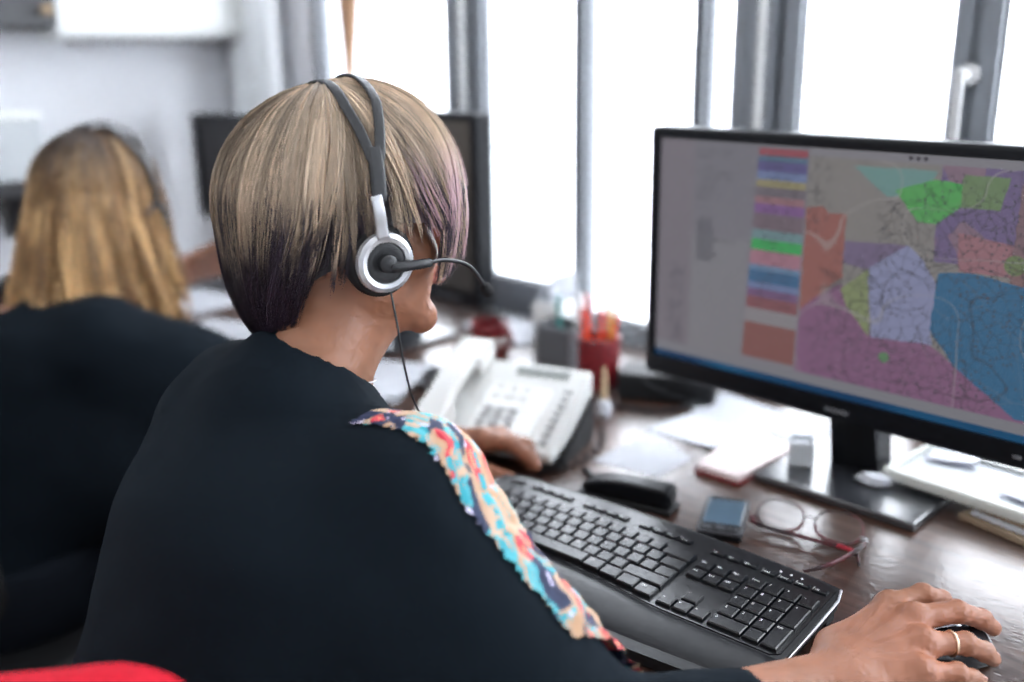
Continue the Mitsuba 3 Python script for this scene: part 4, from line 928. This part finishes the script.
def shell(ar, af, ab, az, drop, prof, c0=-.012):
    """prof(theta, s): how the width changes below the ears (s from 0 to 1 over the drop)."""
    def surf(th, t, L):
        th, t, L = np.broadcast_arrays(th, t, L); h = np.radians(th); c, s_ = np.cos(h), np.sin(h)
        a = 1 / np.sqrt((s_ / ar) ** 2 + (c / np.where(c > 0, af, ab)) ** 2)
        ph = np.clip(t, 0, 1) * np.pi / 2; lo = np.clip(t - 1, 0, 1.1)
        rad = a * L * np.where(t < 1, np.sin(ph) ** .92, prof(th, lo)); z = .045 + az * L * np.cos(ph) * (t < 1) - lo * drop
        return np.stack([rad * s_, c0 + rad * c, z], -1)
    return surf
def lerpth(th, pts):
    x = (np.asarray(th) + 180) % 360 - 180; p = np.array(pts, float); return np.interp(x, p[:, 0], p[:, 1])
# ---------------------------------------------------------------- the woman with the headset
A = lambda *q: np.array(q, float)
H1 = Frame((-.805, .571, 1.123), 14, 8)
J1 = dict(pelvis=A(-.745, .29, .57), waist=A(-.730, .365, .72), chest=A(-.750, .43, .865), neck=A(-.775, .492, 1.0),
    shR=A(-.605, .482, .938), shL=A(-.885, .490, .955), elR=A(-.425, .485, .785), elL=A(-.99, .66, .79),
    hipR=A(-.66, .31, .53), hipL=A(-.83, .31, .53), kneeR=A(-.63, .72, .55), kneeL=A(-.87, .72, .55), ankR=A(-.63, .68, .09), ankL=A(-.87, .68, .09),
    collar=(A(-.775, .465, .95), A(-.785, .585, 1.12), .053), cdir=A(-.018, .012, .010), hem=.50,
    R=dict(wrist=A(-.332, .732, .770), arm=A(-.366, .625, .773), cuff=A(-.362, .640, .773), ra=.030,
        fingers=[[A(-.335, .838, .794), A(-.318, .872, .799), A(-.309, .896, .787), A(-.305, .909, .773)],
                 [A(-.308, .828, .797), A(-.284, .868, .797), A(-.270, .896, .782), A(-.263, .910, .769)],
                 [A(-.289, .806, .790), A(-.264, .840, .785), A(-.254, .863, .770), A(-.250, .877, .757)],
                 [A(-.278, .778, .779), A(-.257, .807, .774), A(-.250, .828, .761), A(-.247, .840, .752)]],
        thumb=[A(-.357, .775, .770), A(-.354, .818, .767), A(-.342, .850, .762), A(-.330, .874, .760)]),
    L=dict(wrist=A(-.985, .835, .776), arm=A(-1.015, .74, .785), cuff=A(-1.012, .75, .784), ra=.033,
        fingers=[[A(-.918, .858, .797), A(-.880, .874, .796), A(-.858, .884, .782), A(-.846, .889, .769)],
                 [A(-.912, .876, .795), A(-.876, .895, .788), A(-.866, .902, .768), A(-.871, .903, .757)],
                 [A(-.917, .892, .789), A(-.885, .911, .779), A(-.880, .914, .762), A(-.889, .912, .754)],
                 [A(-.928, .904, .781), A(-.902, .920, .772), A(-.897, .921, .758), A(-.904, .918, .752)]],
        thumb=[A(-.955, .832, .772), A(-.918, .828, .766), A(-.885, .838, .763), A(-.858, .850, .760)]),
    web=[(A(-.66, .44, .86), A(-.485, .475, .81), .085, .066), (A(-.855, .455, .90), A(-.80, .36, .76), .080, .085)], ruff=lambda v: (.004 + .016 * np.clip((.98 - v[:, 2]) / .12, 0, 1)) * np.clip(((v - A(-.492, .4925, .924)) @ A(-.17, .984, -.05) + .010) / .02, 0, 1))
S_BL, S_DK, S_MV = A(.56, .44, .33), A(.018, .011, .019), A(.47, .31, .34)
def hair1(t, hf):
    prof = lambda th, s: np.where(np.abs((th + 180) % 360 - 180) > 75, 1 + .03 * np.sin(s * 3) - .20 * s ** 3, 1 + .12 * s - .42 * s * s)
    sf = shell(.092, .120, .121, .107, .138, prof, .008)
    tend = lambda th: lerpth(th, [(-180, 1.94), (-135, 1.94), (-110, 1.7), (-90, 1.45), (-60, 1.35), (-30, 1.2), (0, 1.3), (14, 1.62), (34, 1.62), (52, 1.56), (66, 1.40), (82, 1.22), (98, 1.5), (116, 1.78), (140, 1.94), (180, 1.94)])
    sweep = lambda th: lerpth(th, [(-180, 0), (-150, -4), (-90, -6), (-60, 4), (-40, 12), (26, 14), (40, 2), (52, -12), (74, -14), (86, 8), (100, 22), (140, 10), (180, 0)])
    def colour(q, th, t_, tone, rg):
        bl = S_BL * (.30 + .90 * np.modf(tone * 7.3)[0])[..., None] * rg.uniform(.8, 1.15, tone.shape[:-1] + (1,))[..., None] * np.where(np.modf(tone * 3.7)[0] > .8, .72, 1.0)[..., None]
        bl = bl * np.array([1, .97 + 0 * .0, .93])
        jit = (np.modf(tone * 13.7)[0] - .5) * .085
        side = np.abs((th + 180) % 360 - 180)
        u0 = np.where(side > 60, .045, -.02)
        k = np.clip((u0 + jit - q[..., 2]) / .035 + .5, 0, 1)[..., None]; k = k * k * (3 - 2 * k)
        c = bl * (1 - k) + (S_DK * (.6 + 1.2 * np.modf(tone * 5.1)[0])[..., None]) * k
        fr = (th > 12) & (th < 68) & (t_ > .0)
        pick = np.modf(tone * 9.1)[0]
        g = np.clip((t_ - .72) / .3, 0, 1)[..., None]
        fc = np.where((pick < .36)[..., None], S_DK * 1.6, np.where((pick < .66)[..., None], S_MV, bl * 1.1))
        return np.where(fr[..., None], c * (1 - g) + fc * g, c)
    rg = np.random.default_rng(3)
    ex = np.stack([rg.uniform(8, 36, 60), rg.uniform(.99, 1.06, 60), rg.random(60)], 1)
    ex = np.vstack([ex, np.stack([rg.uniform(-180, 180, 36), rg.uniform(1.035, 1.055, 36), rg.random(36)], 1)])
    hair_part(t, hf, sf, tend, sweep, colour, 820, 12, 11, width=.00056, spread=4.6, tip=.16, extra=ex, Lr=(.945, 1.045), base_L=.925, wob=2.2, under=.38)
    labels[t + '__hair'] = {'label': 'short ash blond hair with dark plum ends', 'kind': 'stuff'}
def seam1(c):
    q = c - A(-.492, .4925, .924)
    return (q @ A(-.17, .984, -.05) > -.008 + .006 * (meshkit.noise(c * 70) - .5)) & (c[:, 0] < -.430) & (c[:, 2] > .70) & ((c[:, 0] > -.655) | (c[:, 2] < .93))
w1 = build_person('woman with short blond and plum hair in a black top, right hand on the mouse', J1, H1, (.265, .110, .060), hair1, floral_seam=seam1, res=.006)

mat('m_hs_silver', (0.55, 0.56, 0.58), 0.3, metal=.75)
mat('m_hs_black', (0.014, 0.015, 0.017), 0.42, 0.5)
mat('m_cushion', (0.012, 0.012, 0.013), 0.75, 0.3)
def headset(label, hf, rr=.105, up=.1130, tilt=.0, sides=(1, -1), boom=True, cable=None, fo=0.0, dark=False):
    sil = 'm_hs_black' if dark else 'm_hs_silver'
    t = thing('headset', label, 'headset')
    W4 = np.eye(4); W4[:3, :3] = hf.R.T; W4[:3, 3] = hf.o; W = T(W4.tolist())
    def arc(al, f): al = np.radians(al); return np.stack([rr * np.cos(al) * (1 - .10 * np.sin(al) ** 2 * 0), f + tilt * np.sin(al), .045 + up * np.sin(al)], -1)
    al = np.linspace(24, 156, 60)
    for s in (-1, 1):
        p = arc(al, fo + s * (.0035 + .0115 * np.clip(np.sin(np.radians(np.clip((al - 24) / 132 * 180, 0, 180))) * 1.5, 0, 1)))
        put(t + '__strap', ribbon(p, p - A(0, 0, .03), .0105, .0030), 'm_hs_black', smooth=True, to_world=W)
    for s in sides:
        lo = np.vstack([[[s * (rr + .000), fo, .030]], arc(np.linspace(0, 30, 12), fo) * [s, 1, 1]])
        put(t + '__band_end', ribbon(lo[3:], lo[3:] - A(0, 0, .03), .0150, .0042), 'm_hs_black', smooth=True, to_world=W)
        put(t + '__clip_line', ribbon(lo[8:10] + A(s * .0006, 0, 0), lo[8:10] - A(0, 0, .03), .0152, .0044), 'm_hs_silver', smooth=True, to_world=W) if False else None
        sl = np.vstack([[[s * .1035, fo, .022]], [[s * .1045, fo, .034]], [[s * (rr + .001), fo, .046]], [[s * (rr), fo, .062]]])
        put(t + '__slider', ribbon(catmull(sl, 12), np.tile([s, 0, .1], (12, 1)), np.linspace(.0125, .0105, 12), .0052), sil, smooth=True, to_world=W)
        X = np.array([[0, 0, s, 0], [0, 1, 0, fo - .001], [-s, 0, 0, -.001], [0, 0, 0, 1.0]])
        def lat(pr, m_, nm, n=48): put(t + '__' + nm, lathe(pr, n).apply_transform(X), m_, smooth=40, to_world=W)
        lat([(0, .078), (.026, .078), (.033, .082), (.034, .089), (.031, .094), (.020, .095), (0, .095)], 'm_cushion', 'cushion')
        lat([(.019, .0945), (.0265, .0945), (.0285, .098), (.0275, .1025), (.0235, .1045), (.0195, .1035), (.0185, .100)], sil, 'ring')
        lat([(0, .0945), (.0192, .0945), (.0192, .1015), (.015, .1028), (.012, .1018), (0, .1018)], 'm_hs_black', 'ear_cup')
    if boom:
        inv = lambda px: hf.l(A(*px))
        r0 = .1035; pts = [(r0, fo - .001, -.003), (r0 + .004, fo + .008, -.006), (r0 + .003, fo + .034, -.010), (.098, fo + .060, -.015), (.090, fo + .088, -.030), (.080, fo + .108, -.060)]
        c = catmull(pts, 60)
        put(t + '__boom', tube(c, np.where(np.arange(60) < 26, .0034, .0021), 10), 'm_hs_black', smooth=True, to_world=W)
        put(t + '__boom_arm', tube(c[6:28], np.linspace(.0058, .0042, 22), 12), 'm_hs_black', smooth=True, to_world=W)
        put(t + '__hub', lathe([(0, .1015), (.0085, .1015), (.0085, .1085), (.006, .1105), (0, .1105)], 24).apply_transform(np.array([[0, 0, 1, 0], [0, 1, 0, fo - .001], [-1, 0, 0, -.001], [0, 0, 0, 1.0]])), 'm_hs_black', smooth=40, to_world=W)
        d = c[-1] - c[-4]; d /= np.linalg.norm(d); a = c[-1] - d * .004
        put(t + '__microphone', tube([a, a + d * .002, a + d * .008, a + d * .013, a + d * .0145], [.003, .0056, .0062, .0056, .003], 14), 'm_cushion', smooth=True, to_world=W)
    if cable is not None: put(t + '__cable', tube(catmull(cable, 60), .0011, 6), 'm_hs_black', smooth=True)
    return t
headset('black and silver headset with a microphone boom on the short-haired woman', H1,
    tilt=.024, cable=[H1.w((.1, -.001, -.028)), A(-.697, .548, 1.062), A(-.694, .551, 1.026), A(-.692, .559, .989), A(-.694, .578, .958), A(-.70, .61, .935), A(-.72, .63, .90)])
# ring and necklace
def torus(c, ax, R, r, n=40, k=10):
    ax = np.asarray(ax, float); ax /= np.linalg.norm(ax); m = trimesh.creation.torus(R, r, major_sections=n, minor_sections=k)
    m.apply_transform(trimesh.geometry.align_vectors([0, 0, 1], ax)); m.apply_translation(c); return m
nk = J1['neck']; g_ = np.linspace(0, 2 * np.pi, 80)
put('necklace', tube(np.stack([nk[0] - .004 + .0555 * np.cos(g_), nk[1] + .016 + .060 * np.sin(g_), nk[2] + .012 - .018 * np.sin(g_)], 1), .0009, 6), 'm_hs_silver', smooth=True, label='thin chain necklace around the neck of the short-haired woman', cat='necklace')
f3 = J1['R']['fingers'][2]
put('ring', torus(f3[0] + (f3[1] - f3[0]) * .66, f3[1] - f3[0], .0108, .0014), 'm_gold', smooth=True, label='gold ring on the hand that holds the mouse', cat='ring')

# ---------------------------------------------------------------- the woman with long hair at the next desk
H2 = Frame((-1.725, .72, 1.035), -26, 0)
D = A(-.945, .135, -.075)
J2 = {}
for k in ('pelvis', 'waist', 'chest', 'neck', 'shR', 'shL'): J2[k] = J1[k] + D
for k in ('hipR', 'hipL', 'kneeR', 'kneeL'): J2[k] = J1[k] + D * [1, 1, 1]
J2.update(ankR=A(-1.60, .74, .09), ankL=A(-1.86, .74, .09), elR=A(-1.47, .72, .79), elL=A(-2.03, .78, .80), collar=(A(-1.725, .55, .92), A(-1.725, .68, 1.06), .056), cdir=A(-.0, .02, .035), hem=.46, web=[(A(-1.63, .62, .80), A(-1.50, .72, .80), .09, .075), (A(-1.60, .60, .70), A(-1.50, .68, .74), .10, .085), (A(-1.58, .56, .60), A(-1.50, .62, .64), .09, .08)], ruff=None,
    R=dict(wrist=A(-1.50, .93, .778), arm=A(-1.485, .83, .785), cuff=A(-1.488, .85, .784), ra=.033,
        fingers=[[A(-1.53 + .0, 1.0, .795), A(-1.535, 1.035, .79), A(-1.537, 1.055, .775), A(-1.538, 1.067, .762)], [A(-1.51, 1.005, .796), A(-1.512, 1.045, .79), A(-1.513, 1.067, .775), A(-1.514, 1.08, .762)],
                 [A(-1.49, 1.0, .792), A(-1.49, 1.037, .786), A(-1.49, 1.058, .772), A(-1.49, 1.07, .76)], [A(-1.472, .99, .785), A(-1.468, 1.02, .779), A(-1.467, 1.036, .767), A(-1.467, 1.046, .757)]],
        thumb=[A(-1.525, .95, .775), A(-1.548, .98, .77), A(-1.555, 1.01, .765), A(-1.556, 1.03, .76)]),
    L=dict(wrist=A(-1.925, .945, .865), arm=A(-1.97, .87, .835), cuff=A(-1.965, .88, .84), ra=.033,
        fingers=[[A(-1.86, .99, .905), A(-1.825, 1.0, .915), A(-1.81, 1.005, .90), A(-1.805, 1.008, .888)], [A(-1.868, 1.005, .895), A(-1.832, 1.02, .90), A(-1.82, 1.022, .885), A(-1.822, 1.022, .872)],
                 [A(-1.878, 1.015, .882), A(-1.845, 1.032, .882), A(-1.835, 1.034, .868), A(-1.84, 1.032, .858)], [A(-1.89, 1.018, .868), A(-1.862, 1.036, .866), A(-1.855, 1.038, .855), A(-1.86, 1.036, .846)]],
        thumb=[A(-1.90, .955, .885), A(-1.865, .962, .905), A(-1.84, .972, .92), A(-1.822, .982, .93)]))
def hair2(t, hf):
    prof = lambda th, s: 1.03 + np.clip(s, 0, 1) * (.30 + .55 * (np.abs((th + 180) % 360 - 180) > 105))
    sf = shell(.093, .108, .112, .100, .33, prof)
    tend = lambda th: lerpth(th, [(-180, 1.9), (-60, 1.95), (-36, 1.7), (-12, 1.1), (12, 1.1), (36, 1.7), (60, 1.95), (180, 1.9)])
    sweep = lambda th: lerpth(th, [(-180, 0), (-60, -6), (-5, -14), (5, 14), (60, 6), (180, 0)])
    def wave(q, th, t_, tone):
        a = np.clip(t_ - 1.0, 0, 1) * .022; ph = tone * 40 + t_ * 9
        return q + np.stack([a * np.sin(ph), a * np.cos(ph * .9 + 1), 0 * a * ph], -1)
    def colour(q, th, t_, tone, rg):
        k = np.clip((t_ - .30 + .5 * (np.modf(tone * 5.7)[0] - .5)) / .9, 0, 1)[..., None]; a = np.modf(tone * 7.3)[0][..., None]
        return (A(.045, .026, .016) * (1 - k) + (A(.14, .065, .025) * (1 - a) + A(.66, .42, .19) * a) * k) * (.8 + .5 * np.modf(tone * 3.1)[0])[..., None]
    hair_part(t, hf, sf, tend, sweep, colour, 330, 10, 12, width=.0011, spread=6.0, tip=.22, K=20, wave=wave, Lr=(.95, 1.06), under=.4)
    labels[t + '__hair'] = {'label': 'long wavy golden brown hair', 'kind': 'stuff'}
w2 = build_person('woman with long wavy golden hair in a black top, at the far desk', J2, H2, (.34, .16, .10), hair2, hands=(), res=.009)
headset('black headset on the long-haired woman', H2, rr=.103, up=.112, sides=(1,), boom=False, fo=.012, dark=True)

# ---------------------------------------------------------------- chairs
mat('m_redcloth', lambda p, n, uv: mix((0.55, 0.008, 0.025), (0.42, 0.006, 0.018), fbm(p.x * 300, p.y * 300, p.z * 300, 2)), 0.8, 0.25, bump=lambda p, n, uv: fbm(p.x * 400, p.y * 400, p.z * 400, 2), bscale=.001, eps=5e-4, sheen=.5)
def chair(label, x, y, rz, m_, zt, zs=.425):
    t = thing('office_chair', label, 'chair'); W = T().translate([x, y, 0]).rotate([0, 0, 1], rz)
    put(t + '__seat', rbox(-.23, .23, -.20, .24, zs - .07, zs, .03, 8), m_, smooth=40, to_world=W)
    def bk(P):
        yc = -.235 - .05 * (P[:, 0] / .22) ** 2 * -1 - .06 * (P[:, 2] - .5); q = np.stack([np.abs(P[:, 0]) - .15, np.abs(P[:, 2] - (zt + .52) / 2) - ((zt - .52) / 2 - .07)], -1)
        d2 = np.linalg.norm(np.maximum(q, 0), axis=1) + np.minimum(q.max(1), 0) - .07
        return smax(d2, np.abs(P[:, 1] - yc) - .022, .02)
    put(t + '__backrest', snet(bk, [-.26, -.34, .48], [.26, -.10, zt + .04], .006), m_, smooth=True, to_world=W)
    put(t + '__back_support', tube(catmull([(0, -.05, zs - .08), (0, -.25, zs - .08), (0, -.305, zs + .05), (0, -.285, zs + .22)], 20), .018, 10), 'm_black_matte', smooth=True, to_world=W)
    put(t + '__column', cyl([0, 0, .09], [0, 0, zs - .072], .025), 'm_black_matte', smooth=40, to_world=W)
    put(t + '__hub', cyl([0, 0, .06], [0, 0, .12], .04), 'm_black_matte', smooth=40, to_world=W)
    for k in range(5):
        a = math.radians(72 * k + 20); l = put(t + '__leg', hull([[r * math.cos(a) + s * w_ * -math.sin(a), r * math.sin(a) + s * w_ * math.cos(a), z] for r, w_, zs_ in ((.03, .022, (.065, .11)), (.28, .014, (.06, .08))) for s in (-1, 1) for z in zs_]), 'm_black_matte', to_world=W)
        put(l + '__caster', cyl([.28 * math.cos(a) - .012 * math.sin(a), .28 * math.sin(a) + .012 * math.cos(a), .029], [.28 * math.cos(a) + .012 * math.sin(a), .28 * math.sin(a) - .012 * math.cos(a), .029], .028), 'm_black_plastic', smooth=40, to_world=W)
    return t
chair('red upholstered office chair of the short-haired woman', -.895, .29, 40, 'm_redcloth', .90)
chair('black office chair of the long-haired woman', -1.64, .44, 24, 'm_black_matte', .95)
